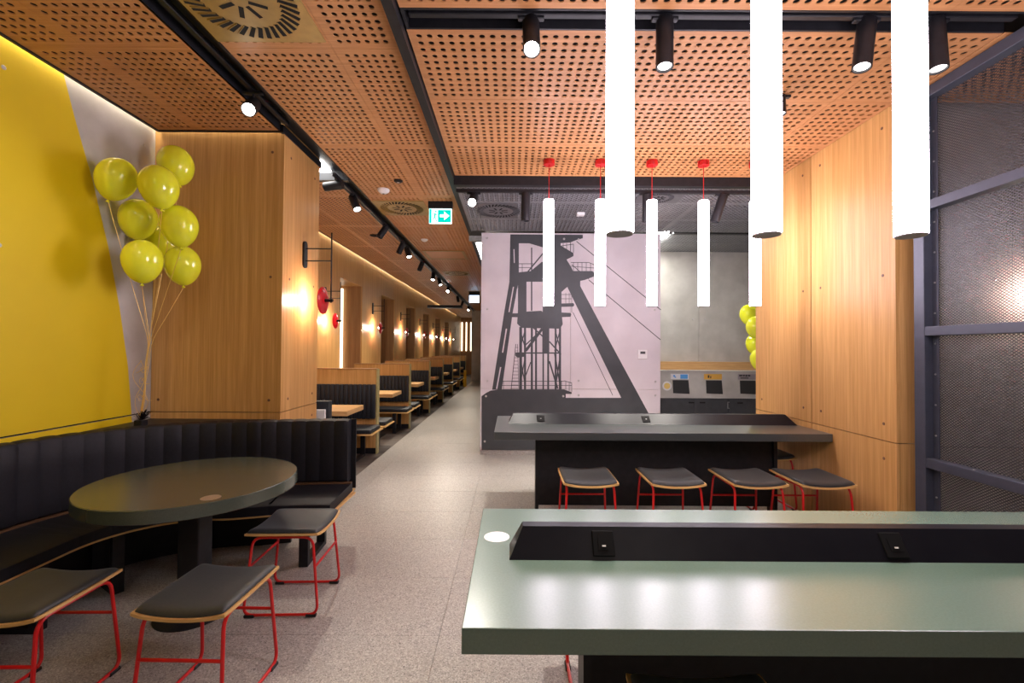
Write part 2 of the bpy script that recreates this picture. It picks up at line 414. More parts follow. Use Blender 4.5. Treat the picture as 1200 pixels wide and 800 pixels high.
# left wall
wl = MB().box(-3.05, -2.945, -2.5, 3.69, 0, 3.6).build('wall_left', 'void'); wl['kind'] = 'structure'
g = .004
for y0, y1 in ((-2.5, -.95), (-.95, .2), (.2, 1.35), (1.35, 2.5), (2.5, 3.69)):
    for z0, z1 in ((0, .965), (.976, 3.4)):
        MB().box(-2.945, -2.92, y0+g/2, y1-g/2, z0, z1).build('wall_panel', 'concrete', wl)
    for z in (3.09, 2.07, 1.08, .865):
        if y1 > 2: bolt(wl, (-2.92, y0+.08, z), (1,0,0), 'steel', 1.2)
        bolt(wl, (-2.92, y1-.11, z), (1,0,0), 'steel', 1.2)
curve = [(2.88, 3.4), (2.928, 3.25), (3.008, 3.007), (3.14, 2.655), (3.277, 2.211), (3.38, 1.788), (3.465, 1.341), (3.505, .9765)]
MB().prism([(-2.5, 3.4), (-2.5, .9765)]+curve[::-1], lambda u, v, d: (d, u, v), -2.9203, -2.9190).build('yellow_paint', 'yellow', wl)
MB().prism([(-2.5, .966), (-2.5, 0), (3.62, 0), (3.506, .966)], lambda u, v, d: (d, u, v), -2.9203, -2.9190).build('yellow_paint', 'yellow', wl)
# oak pillar
wp = MB().box(-3.0, -1.89, 3.72, 4.35, 0, 3.6).build('wall_pillar', 'void'); wp['kind'] = 'structure'
for z0, z1 in ((0, .969), (.975, 3.4)):
    MB().box(-2.92, -1.87, 3.69, 3.715, z0, z1).build('wall_panel', 'wood_dark' if 0 else 'wood', wp)
    MB().box(-1.889, -1.8695, 3.717, 4.37, z0, z1).build('wall_panel', 'wood', wp)
for z in (3.09, 2.07, 1.07, .868):
    bolt(wp, (-1.965, 3.69, z), (0,-1,0), 'copper'); bolt(wp, (-2.861, 3.69, z), (0,-1,0), 'copper')
    bolt(wp, (-1.87, 3.81, z), (1,0,0), 'copper'); bolt(wp, (-1.87, 4.27, z), (1,0,0), 'copper')
# booth wall with niches
wb = structure('wall_booths')
XB = -2.95
def wallp(x0, x1, y0, y1, z0, z1, m='wood', name='wall_panel', par=None): return MB().box(x0, x1, y0, y1, z0, z1).build(name, m, par or wb)
wallp(XB-.45, XB, 4.35, 7.78, 0, 3.4)
ynear = 7.78; i = 0
piers = [(8.93, 10.24), (11.39, 12.66), (13.85, 15.1), (16.25, 17.5), (18.7, 19.95), (21.1, 22.4)]
openings = [(7.78, 8.93)]+[(piers[k_][1], piers[k_+1][0]) for k_ in range(5)]
for y0, y1 in piers: wallp(XB-.45, XB, y0, y1, 0, 3.4)
for y0, y1 in openings:
    wallp(XB-.45, XB-.001, y0, y1, 2.70, 3.4)                                # header
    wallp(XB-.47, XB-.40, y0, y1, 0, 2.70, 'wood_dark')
    wallp(XB-.40, XB-.02, y1-.02, y1+.0, 0, 2.70, 'wood_dark')  # reveal: the weaker light on it is put into the darker oak colour
lit('led_strip', MB().box(XB-.39, XB-.36, 8.84, 8.90, .8, 2.65), 'slot_glow', 'upright bright strip of light in the first niche of the booth wall')
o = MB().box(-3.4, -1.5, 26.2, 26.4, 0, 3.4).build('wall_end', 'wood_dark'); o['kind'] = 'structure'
for n_, x in zip(('left', 'middle', 'right'), (-2.88, -2.63, -2.37)):
    lit('light_slot', MB().box(x-.03, x+.03, 26.17, 26.2, 1.35, 3.0), 'slot_glow', '%s one of the three upright light slots on the corridor end wall' % n_)
wallp(XB-.45, XB, 22.4, 26.2, 0, 3.4)
o = MB().box(-1.86, 1.0, 21, 21.3, 0, 3.4).build('wall_far', 'concrete'); o['kind'] = 'structure'
# mural wall
wc = MB().box(-.40, 2.06, 6.475, 7.7, 0, 3.12).build('wall_center', 'concrete'); wc['kind'] = 'structure'
MB().box(-.44, 2.10, 6.46, 6.475, 0, .066).build('plinth', 'terrazzo', wc)
for x0, x1 in ((-.442, .826), (.831, 2.103)):
    for z0, z1 in ((.070, .932), (.937, 3.145)):
        MB().box(x0, x1, 6.452, 6.475, z0, z1).build('wall_panel', 'mural_panel', wc)
def mu(x, y, d=0):
    q = px(x, y, Y=6.45); return Vector((q.x, 6.4515-d, q.z))
pr_ = MB()
def poly(pts, d=.0, mb=pr_):
    mb.prism(pts, lambda u, v, t: mu(u, v, t), d, d+.0012)
def bar(x0, y0, x1, y1, wd, d=0, mb=pr_):
    a = Vector((x0, y0)); b_ = Vector((x1, y1)); t = (b_-a).normalized(); nn = Vector((-t.y, t.x))*wd/2
    poly([a+nn, b_+nn, b_-nn, a-nn], d, mb)
polys = [
 [(564.3,464),(570,460),(575,457.5),(588,456),(661,456),(670,459.5),(670,461.5),(663,461.5),(663,466),(731,466),(740,484),(760,484),(774,505),(774,527),(564.3,527)],
 [(664.8,336),(680,335),(706.5,385),(760,484),(740,486),(728,466)],
 [(598,274.5),(683,275),(683,279),(676,281),(668,284),(655,285),(637,290),(620,285),(608,285),(608,319),(617,320),(617,330),(617,365),(634,364),(637,366),(658,366),(658.7,372),(659.5,379.7),(656.5,385),(611,384),(606,379),(607,364),(607,330),(597,330)],
 [(608,319),(622,317.5),(637,305),(649,292),(649,284),(657,284),(657,287.5),(667,293.5),(672,296.5),(672,300),(664,304),(670,314),(671.5,317.5),(694,317.5),(697,320),(697,323.5),(685,328),(680,329),(680,335),(664.8,336),(658,342),(658,367),(636,366),(636,330),(608,330)],
 [(657,355.5),(672,355),(673,357),(672,359),(657,359.5)], [(657,366),(668.5,366.5),(669.5,368.5),(668.5,371),(657,371.5)],
 [(597,330),(607.7,330),(601,365),(588,456.5),(576.7,456.5),(591,365)],
 [(596,367),(608,367),(608,371.5),(594,371.5)],
 [(604,413),(616,413),(616,417.5),(607,419),(604,417)],
 [(635.5,380),(643.7,380),(643.7,413),(635.5,413)],
]
for k_, p_ in enumerate(polys): poly(p_, .0001*k_)
for k_, (x0, x1) in enumerate(((608.5,611.8),(614,616.5),(622,624.5),(627,629.3),(635.7,637.5),(641.3,643.5),(650,652.2),(655,657.5))):
    poly([(x0,383),(x1,383),(x1,457),(x0,457)], .0012)
for k_, (a, b_, c, d, wd) in enumerate(((604,413.5,655,413.5,1.6),(635.5,385,616,411,3.2),(623,382,636,394,1.5),(616,404,636,385,1.4),(643.7,400,655,412.5,1.6),(643.7,423,653.5,455,1.8),(650,414,657,455,1.6),(657,414,650.5,455,1.6),
        (616,440,622,424,1.2),(609,414,616,455,1.2),(616,414,609,455,1.2),(609,384,616,410,1.2),(616,384,609,410,1.2),(650,384,657,411,1.2),(657,384,650,411,1.2),(623,290,623,319,1.4),(623,330,623,364,1.6),(608,309,625,309,.8),(608,313.5,622,313.5,.6),(612,308.5,612,319,.6),
        (618,319,637,296,1.5),(668.5,284,668.5,295,.7),(658,288,672,286,.7),(660,285,660,296,.6),(664,285,664,296,.6),(672,286,672,296,.7),
        (669,307.5,690,307.5,.7),(690,307.5,697,310.5,.7),(669,312,697,314,.6),(672,307.5,672,318,.6),(677,307.5,677,318,.6),(682,307.5,682,318,.6),(687,307.5,687,318,.6),(692,308.5,692,318,.6),(697,310,697,319,.6),
        (658,345,670,345,.6),(658,350,670,350,.6),(663,343,663,355,.5),(667,343,667,355,.5),(670,343,670,366,.5),
        (588,446.5,661,446.5,.7),(588,451.5,670,451.5,.6),(661,446,670,448.5,.8),(590,446,590,456,.6),(658,446,658,456,.6),(663,447,663,456,.6),(667,448,667,458,.6),(670,448.5,670,459,.6),
        (604.5,403,599,456,.8),(606.5,403,608,456,.6),(675.5,282.7,774.5,363,.9),(670,310,690,327,.8),(690,328,774,398,.9),(671.5,366,718,463,.7))):
    bar(a, b_, c, d, wd, .0026 + .00003*(k_ % 9))
for k_ in range(13): bar(604-.45*k_, 407+4*k_, 607.2, 407+4*k_, .5, .0023)
mp = pr_.build('mural_print', 'print', wc)
sl = MB()
for a in ((602.3,292,602.7,308,1.1),(601.7,336,596.5,365.5,1.3),(606.5,338,602.5,364,1.4),(593.5,385,589,413,1.5),(586.7,430,582,455.5,1.5)): bar(*a, .0046, sl)
sl.build('print_highlight', 'mural_panel', wc)
for x, y in ((661,280),(678,280.5),(569.5,464),(660,464),(568,517),(571,279),(571,362),(571,446),(678,446),(678,463),(768,447),(768,463),(767,363)):
    q = mu(x, y, .0055); bolt(wc, q, (0,-1,0), 'steel', 1.35)
th = thing('thermostat', px(753, 415, Y=6.438), 'white square thermostat on the mural wall right of the printed tower', 'thermostat')
MB().bbox(-.065, .065, -.012, .012, -.065, .065, .006).build('housing', 'white', th)
MB().box(-.035, .035, -.014, -.0115, .005, .04).build('display', 'darkdoor', th)
# back concrete wall
wk = MB().box(2.0, 5.0, 7.775, 7.9, 0, 3.6).build('wall_back', 'void'); wk['kind'] = 'structure'
for x0, x1 in ((2.0, 3.180), (3.186, 4.36), (4.366, 5.0)):
    MB().box(x0, x1, 7.75, 7.775, 0, 3.3).build('wall_panel', 'concrete', wk)
for x in (3.08, 3.29): 
    for z in (3.01, 2.02): bolt(wk, (x, 7.75, z), (0,-1,0), 'steel', 1.5)
o = MB().box(4.9, 5.0, 3.2, 7.75, 0, 3.6).build('wall_side', 'concrete'); o['kind'] = 'structure'
# right oak wall
wr = MB().box(2.725, 2.80, 3.225, 5.02, 0, 3.6).build('wall_right', 'void'); wr['kind'] = 'structure'
for y0, y1 in ((3.2, 4.101), (4.109, 5.04)):
    for z0, z1 in ((0, .849), (.855, 3.4)):
        MB().box(2.70, 2.724, y0, y1, z0, z1).build('wall_panel', 'wood', wr)
    for z in (3.13, 2.05, .973, .723):
        bolt(wr, (2.70, y0+.11, z), (-1,0,0), 'copper'); bolt(wr, (2.70, y1-.12, z), (-1,0,0), 'copper')
for z0, z1 in ((0, .849), (.855, 3.4)): MB().box(2.726, 2.90, 3.2, 3.222, z0, z1).build('wall_panel', 'wood', wr)
# concrete return wall behind the mesh screen
ws = MB().box(2.80, 5.0, 3.345, 3.40, 0, 3.6).build('wall_screened', 'void'); ws['kind'] = 'structure'
for x0, x1 in ((2.81, 3.655), (3.661, 4.9)):
    for z0, z1 in ((0, .80), (.807, 3.4)): MB().box(x0, x1, 3.32, 3.345, z0, z1).build('wall_panel', 'concrete', ws)
bolt(ws, (3.53, 3.32, 2.03), (0,-1,0), 'steel')
o = MB().box(4.4, 4.5, -2.5, 3.3, 0, 3.6).build('wall_beyond', 'concrete'); o['kind'] = 'structure'

# ------------------------------------------------------------------ mesh screen
scr = thing('mesh_screen', (2.76, 3.04, 0), 'slate steel framed mesh screen right of the oak wall', 'screen')
def rel(o_, x0, x1, y0, y1, z0, z1):
    l = o_.location; return (x0-l.x, x1-l.x, y0-l.y, y1-l.y, z0-l.z, z1-l.z)
MB().bbox(*rel(scr, 2.72, 2.80, 3.0, 3.08, 0, 3.24), r=.004).build('post', 'screen_metal', scr)
MB().bbox(*rel(scr, 2.72, 2.80, .35, .43, 0, 3.24), r=.004).build('post', 'screen_metal', scr)
for z0, z1 in ((2.43, 2.492), (1.602, 1.662), (.738, .80), (0.0, .06), (3.17, 3.24)):
    MB().bbox(*rel(scr, 2.722, 2.798, .431, 2.999, z0, z1), r=.003).build('rail', 'screen_metal', scr)
flange = MB().box(*rel(scr, 2.772, 2.778, 2.955, 2.999, .06, 3.17)).build('flange', 'screen_metal', scr)
nb = MB()
for z in [.15+.2*k_ for k_ in range(15)]:
    c = Vector((2.771, 2.977, z))-scr.location; nb.cyl(c, c+Vector((-.004,0,0)), .006, 8)
for z in (.803, 1.665, 2.495):
    for y in [.6+.3*k_ for k_ in range(8)]:
        c = Vector((2.735, y, z))-scr.location; nb.cyl(c-Vector((0,0,.003)), c+Vector((0,0,.002)), .006, 8)
nb.build('screws', 'steel', scr)['kind'] = 'stuff'
# lattice
mb = MB(); dy, dz, tk = .0115, .0085, .0022
ny_ = int((2.96-.43)/(2*dy)); nz_ = int((3.18-.05)/(2*dz)); xm = 2.783-2.76
vv = []; ff = []
def strand(y0, z0, y1, z1, x):
    d = Vector((y1-y0, z1-z0)); nn = Vector((-d.y, d.x)).normalized()*tk
    b0 = len(vv); vv.extend([(x, y0+nn.x, z0+nn.y), (x, y1+nn.x, z1+nn.y), (x, y1-nn.x, z1-nn.y), (x, y0-nn.x, z0-nn.y)]); ff.append((b0, b0+1, b0+2, b0+3))
Y0, Z0, Y1, Z1 = .43-3.04, .05, 2.96-3.04, 3.18
Hh = Z1-Z0; slope = dz/dy
def clipline(c, s_):   # z = Z0 + c + s*(y-Y0)
    pts = []
    ya, yb = Y0, Y1
    za, zb = Z0+c, Z0+c+s_*(Y1-Y0)
    def yat(z): return Y0+(z-Z0-c)/s_
    t = sorted([yat(Z0), yat(Z1)]); ya = max(ya, t[0]); yb = min(yb, t[1])
    if yb-ya > .01: return (ya, Z0+c+s_*(ya-Y0), yb, Z0+c+s_*(yb-Y0))
span = slope*(Y1-Y0); c = -span
while c < Hh+span:
    for s_, x in ((slope, xm), (-slope, xm+.0012)):
        q = clipline(c if s_ > 0 else c, s_)
        if q: strand(*q, x)
    c += 2*dz
me = bpy.data.meshes.new('mesh_sheet'); me.from_pydata(vv, [], ff); me.materials.append(M['mesh_metal'])
o = bpy.data.objects.new('mesh_sheet', me); COL.objects.link(o); o.parent = scr; o['kind'] = 'stuff'

# ------------------------------------------------------------------ communal tables
def communal(loc_y0, loc_y1, x0, x1, z, label, matn, bx0, bx1, by, r_x0, r_x1, ry0, ry1, rz, socks, post_h, chg):
    t = thing('communal_table', ((bx0+bx1)/2, by, 0), label, 'table'); l = t.location
    def B(*a): return (a[0]-l.x, a[1]-l.x, a[2]-l.y, a[3]-l.y, a[4], a[5])
    MB().bbox(*B(x0, x1, loc_y0, loc_y1, z-.066, z), r=.003).build('tabletop', matn, t)
    MB().box(*B(bx0+.03, bx1-.03, by-.03, by+.03, .09, z-.067)).build('base_panel', 'black', t)
    for xx in (bx0, bx1-.029): MB().box(*B(xx, xx+.029, by-.06, by+.06, 0, z-.067)).build('leg', 'black', t)
    ins = .045
    a = [(r_x0, ry0, z+.0005), (r_x1, ry0, z+.0005), (r_x1, ry1, z+.0005), (r_x0, ry1, z+.0005)]
    m1 = ry0+(ry1-ry0)*.46; m2 = m1+.042
    b_ = [(r_x0+ins, m1, rz), (r_x1-ins, m1, rz), (r_x1-ins, m2, rz), (r_x0+ins, m2, rz)]
    vs = [Vector(p)-Vector((l.x, l.y, 0)) for p in a+b_]
    rl = MB().add(vs, [(0,3,2,1),(4,5,6,7),(0,1,5,4),(1,2,6,5),(2,3,7,6),(3,0,4,7)]).build('power_riser', 'black_gloss', t)
    tilt = math.atan2(m1-ry0, rz-z)
    for sx in socks:
        mt = Matrix.Translation((sx-l.x, (ry0+m1)/2-l.y-.002, (z+rz)/2)) @ Matrix.Rotation(-tilt, 4, 'X')
        sk = MB().bbox(-.036, .036, -.006, .004, -.04, .04, .002, 1, mt).build('socket', 'socket', rl)
        MB().box(-.018, .018, -.008, -.005, -.02, .02, mt).box(-.008, .008, -.010, -.007, -.012, -.006, mt).build('socket_port', 'socket', rl)
        MB().box(-.006, .006, -.0115, -.0095, -.0115, -.0065, mt).build('usb_tongue', 'white', rl)
    if chg:
        c = Vector((chg[0]-l.x, chg[1]-l.y, z)); ch = MB().lathe([(.047, 0), (.047, .0012), (.044, .0016), (.0, .0016)], c, 32).build('charging_disc', 'white', t, True)
        for s_ in (-.036, .0345): MB().box(c.x+s_, c.x+s_+.0015, c.y-.014, c.y+.014, z+.0016, z+.0022).build('disc_mark', 'ink', ch)
    return t
communal(1.150, 2.005, -.122, 2.71, .80, 'large sage green communal table in the foreground', 'table', .243, 2.5, 1.58, -.004, 2.60, 1.519, 1.644, .89, (.312, 1.29, 2.2), 0, (-.052, 1.703))
communal(3.830, 4.750, -.145, 2.697, .80, 'grey communal table in front of the mural wall, meeting the oak wall', 'table_dark', .218, 2.392, 4.165, -.028, 2.665, 4.25, 4.50, .885, (.275, 1.268), 0, None)

# ------------------------------------------------------------------ stools
def make_stool(s=1.0):
    t = thing('low_stool', (0,0,0), '', 'stool')
    w_, d_, H0 = .19, .205, .43
    # shell sagging along x, corners rounded
    nx, ny = 12, 8; vs = []; fs = []
    def outline(x, y):
        return x, y
    def zt(u): return H0+.020*abs(u)**2.2
    for k_, dz_ in ((0, 0), (1, .012)):
        for j in range(ny+1):
            for i in range(nx+1):
                u = -1+2*i/nx; v = -1+2*j/ny
                sh = 1-.022*(abs(u)**8); sx = 1-.022*(abs(v)**8)
                x_ = u*w_*sx; y_ = v*d_*sh
                vs.append((x_, y_, zt(u)+dz_))
    n1 = (nx+1)*(ny+1)
    for j in range(ny):
        for i in range(nx):
            a = j*(nx+1)+i; fs.append((a, a+nx+1, a+nx+2, a+1)); fs.append((n1+a, n1+a+1, n1+a+nx+2, n1+a+nx+1))
    per = [i for i in range(nx+1)]+[j*(nx+1)+nx for j in range(1, ny+1)]+[ny*(nx+1)+i for i in range(nx-1, -1, -1)]+[j*(nx+1) for j in range(ny-1, 0, -1)]
    for i in range(len(per)):
        a, b_ = per[i], per[(i+1)%len(per)]; fs.append((a, b_, n1+b_, n1+a))
    MB().add(vs, fs).build('seat_shell', 'ply', t, True)
    # cushion
    nx, ny = 20, 20; vs = []; fs = []; cw, cdp = w_-.010, d_-.010
    def ss(u, p): return math.copysign(1-(1-abs(u))**p, u)
    for j in range(ny+1):
        for i in range(nx+1):
            u = ss(-1+2*i/nx, 2.0); v = ss(-1+2*j/ny, 2.0)
            e = max(0, 1-abs(u)**14)*max(0, 1-abs(v)**14)
            sh = 1-.022*(abs(u)**8); sx = 1-.022*(abs(v)**8)
            vs.append((u*cw*sx, v*cdp*sh, zt(u)+.0125+(.024*(e**.45)+.005*(1-u*u)*(1-v*v))))
    for j in range(ny):
        for i in range(nx):
            a = j*(nx+1)+i; fs.append((a, a+1, a+nx+2, a+nx+1))
    MB().add(vs, fs).build('seat_cushion', 'cushion', t, True)
    for sx in (-1, 1):
        xt, xb = sx*.160, sx*.180
        pts = [(xt, -.165, H0+.002), (xt, .165, H0+.002), (xb, .205, .012), (xb, -.205, .012)]
        MB().tube(fillet(pts, .055, 6, True), .0078, 8, True).build('sled_frame', 'red', t, True)
        for sy in (-1, 1):
            MB().bbox(xb-.0115, xb+.0115, min(sy*.140, sy*.198), max(sy*.140, sy*.198), .0, .017, .004, 1).build('foot', 'black', t)
    for sy in (-1, 1):
        yb = sy*(.165+.04*.33)
        MB().tube([(-.166, yb*1.02, .270), (.166, yb*1.02, .270)], .0070, 8).build('crossbar', 'red', t, True)
    return t
st = make_stool()
def place(o, x, y, rz, s, label, group):
    o.location = (x, y, 0); o.rotation_euler.z = rz; o.scale = (s, s, s); o['label'] = label
    if group: o['group'] = group
place(st, -1.29, 1.985, R(-1), 1.0, 'middle one of the three low red stools at the round table, nearest its foot', 'low stools at the round table')
s2 = dup(st); place(s2, -1.285, 2.735, R(92), 1.0, 'low red stool at the right of the round table, in front of the banquette end', 'low stools at the round table')
s3 = dup(st); place(s3, -1.995, 1.94, R(1), 1.0, 'low red stool cut by the left picture edge, by the round table', 'low stools at the round table')
nm = ('first stool from the left on the near side of the grey communal table', 'second stool from the left on the near side of the grey communal table',
      'third stool from the left on the near side of the grey communal table', 'stool beside the oak wall on the near side of the grey communal table')
for x, n_ in zip((.594, 1.242, 1.85, 2.358), nm):
    o = dup(st); place(o, x, 3.60, R(0), 1.1, n_, 'stools at the grey communal table')
for x, n_ in zip((.55, 1.0, 1.6, 2.45), ('stool behind the left end of the grey communal table, legs showing', 'second stool from the left behind the grey communal table, legs showing', 'third stool from the left behind the grey communal table, legs showing', 'stool behind the grey communal table, half seen beside the oak wall')):
    o = dup(st); place(o, x, 4.62 if x < 2 else 4.46, 0, 1.1, n_, 'stools at the grey communal table')
o = dup(st); place(o, .47, 1.98, 0, 1.1, 'stool on the far side of the foreground table, one red leg showing', None)
o = dup(st); place(o, .56, 1.19, 0, 1.1, 'stool tucked under the foreground table, dark seat edge at the bottom', None)

# ------------------------------------------------------------------ round table
rt = thing('round_table', (-1.79, 2.60, 0), 'round olive topped table on one black pedestal', 'table')
MB().lathe([(.0, .682), (.515, .682), (.52, .686), (.52, .746), (.516, .75), (0, .75)][::1], n=96).build('tabletop', 'round_top', rt, True)
MB().bbox(-.06, .06, -.06, .06, .018, .681, .008).build('pedestal', 'black', rt)
MB().lathe([(.19, 0), (.19, .006), (.178, .014), (.07, .018), (.0, .018)], n=48).build('base_plate', 'black', rt, True)
c = Vector((-1.492+1.79, 2.274-2.60, .75))
MB().lathe([(.045, 0), (.045, .0008), (.0, .0008)], c, 28).build('inlaid_disc', noisy('disc_brown', (.30, .21, .13), (.34, .24, .15), 60, .4), rt)

# ------------------------------------------------------------------ banquette
bq = thing('corner_banquette', (-2.3, 3.1, 0), 'curved black channelled banquette in the corner under the yellow wall', 'bench')
BL = bq.location
path = []          # front line of the backrest, from camera side to its right end
for y in [-.4+.2*k_ for k_ in range(0, 15)]: path.append((-2.865, y))
cx, cy, rr = -2.865+.95, 2.50, .95
for k_ in range(0, 19):
    a = PI-(PI/2)*k_/18
    path.append((cx+rr*math.cos(a), cy+rr*math.sin(a)*.99))
path += [(-1.7, 3.50), (-1.45, 3.53), (-1.225, 3.54)]
path = [Vector((x, y, 0)) for x, y in path]
# resample by arc length
def resample(pts, step):
    out = [pts[0].copy()]; acc = 0
    for a, b_ in zip(pts, pts[1:]):
        d = (b_-a).length; t = step-acc
        while t <= d:
            out.append(a+(b_-a)*(t/d)); t += step
        acc = (acc+d) % step
    return out
CH = .105
rp = resample(path, CH/6)
def nrm(pts, i):
    t = (pts[min(i+1, len(pts)-1)]-pts[max(i-1, 0)]).normalized(); return Vector((t.y, -t.x, 0))   # towards the seat
def strip(pts, norms, prof, offset_fn):
    """sweep: prof gives (out, z); offset_fn(i) scales puff"""
n_ch = (len(rp)-1)//6
for c_ in range(n_ch):
    i0 = c_*6; vs = []; fs = []; prof = [(-.10, .0), (-.10, .922-.45), (-.055, .922-.45+.010), (-.012, .922-.45), (0, .922-.45-.02), (0, .3), (.0, .12), (.0, .02), (-.02, .0)]
    for j in range(7):
        i = i0+j; nn = nrm(rp, i); u = j/6; puff = .008*(math.sin(PI*u)**.55)
        for o_, z in prof:
            k_ = 1 if o_ > -.05 else 0
            sh = puff if (k_) else 0
            zt_ = z+.455 + (.006*(math.sin(PI*u)**.5) if z > .4 else 0)
            p = rp[i]+nn*(o_+sh); p.z = zt_; vs.append(p-BL)
    K = len(prof)
    for j in range(6):
        for q in range(K): fs.append((j*K+q, j*K+(q+1)%K, (j+1)*K+(q+1)%K, (j+1)*K+q))
    fs += [tuple(range(K)), tuple(range(6*K+K-1, 6*K-1, -1))]
    MB().add(vs, fs).build('back_channel', 'banquette', bq, True)
# seat: sweep from back line to front line
def sweep(name, m, offs, z0, z1, r=.0, pts=rp, bevel=True):
    vs = []; fs = []
    pf = [(offs[0], z0), (offs[0], z1), (offs[1]-.02, z1), (offs[1]-.005, z1-.008), (offs[1], z1-.022), (offs[1], z0)] if bevel else [(offs[0], z0), (offs[0], z1), (offs[1], z1), (offs[1], z0)]
    K = len(pf)
    for i in range(0, len(pts)):
        nn = nrm(pts, i)
        for o_, z in pf: p = pts[i]+nn*o_; p.z = z; vs.append(p-BL)
    nK = len(pts)
    for j in range(nK-1):
        for q in range(K): fs.append((j*K+q, j*K+(q+1)%K, (j+1)*K+(q+1)%K, (j+1)*K+q))
    fs += [tuple(range(K)), tuple(range((nK-1)*K+K-1, (nK-1)*K-1, -1))]
    return MB().add(vs, fs).build(name, m, bq, True)
sweep('seat_board', 'ply', (-.10, .468), .372, .382, bevel=False)
MB().box(-1.226-BL.x, -1.205-BL.x, 3.06-BL.y, 3.545-BL.y, .370, .386).build('seat_end_edge', 'ply', bq)
sweep('back_rail', 'rail_brown', (-.012, .020), .4505, .460, bevel=False)
sweep('seat_cushion', 'banquette', (-.02, .47), .385, .45)
sweep('back_shell', 'black', (-.115, -.102), .384, .93, bevel=False)
sweep('plinth', 'black', (-.05, -.02), .0, .367, bevel=False, pts=rp[:-26])  # dark sheet added to stand in for the shade under the seat
MB().prism([(-2.915, 2.9), (-2.915, 3.685), (-1.95, 3.685), (-2.2, 3.60), (-2.5, 3.47), (-2.7, 3.27), (-2.85, 3.0)], lambda u, v, d: Vector((u, v, d))-BL, .90, .918).build('corner_shelf', 'black', bq)
def loop_leg(i):
    nn = nrm(rp, i); t = Vector((-nn.y, nn.x, 0)); mt = Matrix((( t.x, nn.x, 0, rp[i].x-BL.x), (t.y, nn.y, 0, rp[i].y-BL.y), (0, 0, 1, 0), (0,0,0,1)))
    MB().box(-.03, .03, .36, .40, .0, .366, mt).box(-.03, .03, .02, .06, .0, .366, mt).box(-.03, .03, .06, .36, 0, .03, mt).build('leg', 'black', bq)
for i in (len(rp)-13, len(rp)-60, len(rp)-95, len(rp)-130, len(rp)-165): 
    if i > 0: loop_leg(i)

# ------------------------------------------------------------------ booths
ordn = ['nearest', 'second', 'third', 'fourth', 'fifth', 'sixth', 'farthest']
def ZX(o_, *a): l = o_.location; return (a[0]-l.x, a[1]-l.x, a[2]-l.y, a[3]-l.y, a[4], a[5])
XE = -1.905
part0 = thing('booth_partition', (-2.4, 6.50, 0), '', 'partition', 'booth partitions')
MB().bbox(*ZX(part0, XB+.005, XE-.012, 6.455, 6.545, .085, 1.192), r=.002, seg=1).build('panel', 'wood', part0)
MB().box(*ZX(part0, XE-.011, XE+.006, 6.45, 6.55, 0, 1.196)).build('edge_strip', 'edge', part0)
MB().box(*ZX(part0, XB+.005, XE-.012, 6.445, 6.555, 1.193, 1.206)).build('cap', 'wood_dark', part0)
MB().box(*ZX(part0, XB+.005, XE-.02, 6.47, 6.53, 0, .084)).build('plinth', 'black', part0)
bench0 = thing('booth_bench', (-2.35, 6.15, 0), '', 'bench', 'booth benches')
MB().bbox(*ZX(bench0, XB+.01, -1.81, 5.93, 6.443, .352, .37), r=.003, seg=1).build('seat_board', 'ply', bench0)
MB().bbox(*ZX(bench0, XB+.015, -1.83, 5.95, 6.38, .371, .43), r=.018, seg=3).build('seat_cushion', 'blue_black', bench0, True)
mb = MB(); nch = 16; x0_, x1_ = XB+.01, XE-.013; wch = (x1_-x0_)/nch
for k_ in range(nch): mb.bbox(*ZX(bench0, x0_+k_*wch, x0_+(k_+1)*wch, 6.395, 6.452, .50, .985), r=.014, seg=2)
mb.build('back_cushion', 'blue_black', bench0, True)
for x in (-2.06, -2.80):
    MB().box(*ZX(bench0, x-.03, x+.03, 5.95, 5.99, 0, .351)).box(*ZX(bench0, x-.03, x+.03, 6.32, 6.36, 0, .351)).box(*ZX(bench0, x-.03, x+.03, 5.99, 6.32, 0, .03)).build('leg', 'black', bench0)
tab0 = thing('booth_table', (-2.4, 5.68, 0), '', 'table', 'booth tables')
MB().bbox(*ZX(tab0, XB+.01, -1.94, 5.38, 5.98, .69, .75), r=.003, seg=1).build('tabletop', 'wood_top', tab0)
MB().box(*ZX(tab0, -2.44, -2.36, 5.64, 5.72, .013, .689)).build('pedestal', 'black', tab0)
MB().bbox(*ZX(tab0, -2.62, -2.18, 5.50, 5.86, 0, .012), r=.003, seg=1).build('base_plate', 'black', tab0)
PB = 2.05
for i in range(7):
    p_ = part0 if i == 0 else dup(part0); p_.location.y = 6.50+PB*i
    p_['label'] = '%s oak booth partition with a pale edge strip' % ordn[i] if i < 6 else 'farthest oak booth partition, small at the corridor end'
    b_ = bench0 if i == 0 else dup(bench0); b_.location.y = 6.15+PB*i
    b_['label'] = '%s black booth bench facing the camera' % ordn[i]
    if i < 6:
        r__ = dup(bench0); r__.rotation_euler.z = 0; r__.scale = (1, -1, 1); r__.location.y = 6.85+PB*i
        r__['label'] = 'black booth bench facing away, behind the %s oak partition' % ordn[i]
    t_ = tab0 if i == 0 else dup(tab0); t_.location.y = 5.68+PB*i
    t_['label'] = '%s oak booth table along the corridor' % ordn[i]
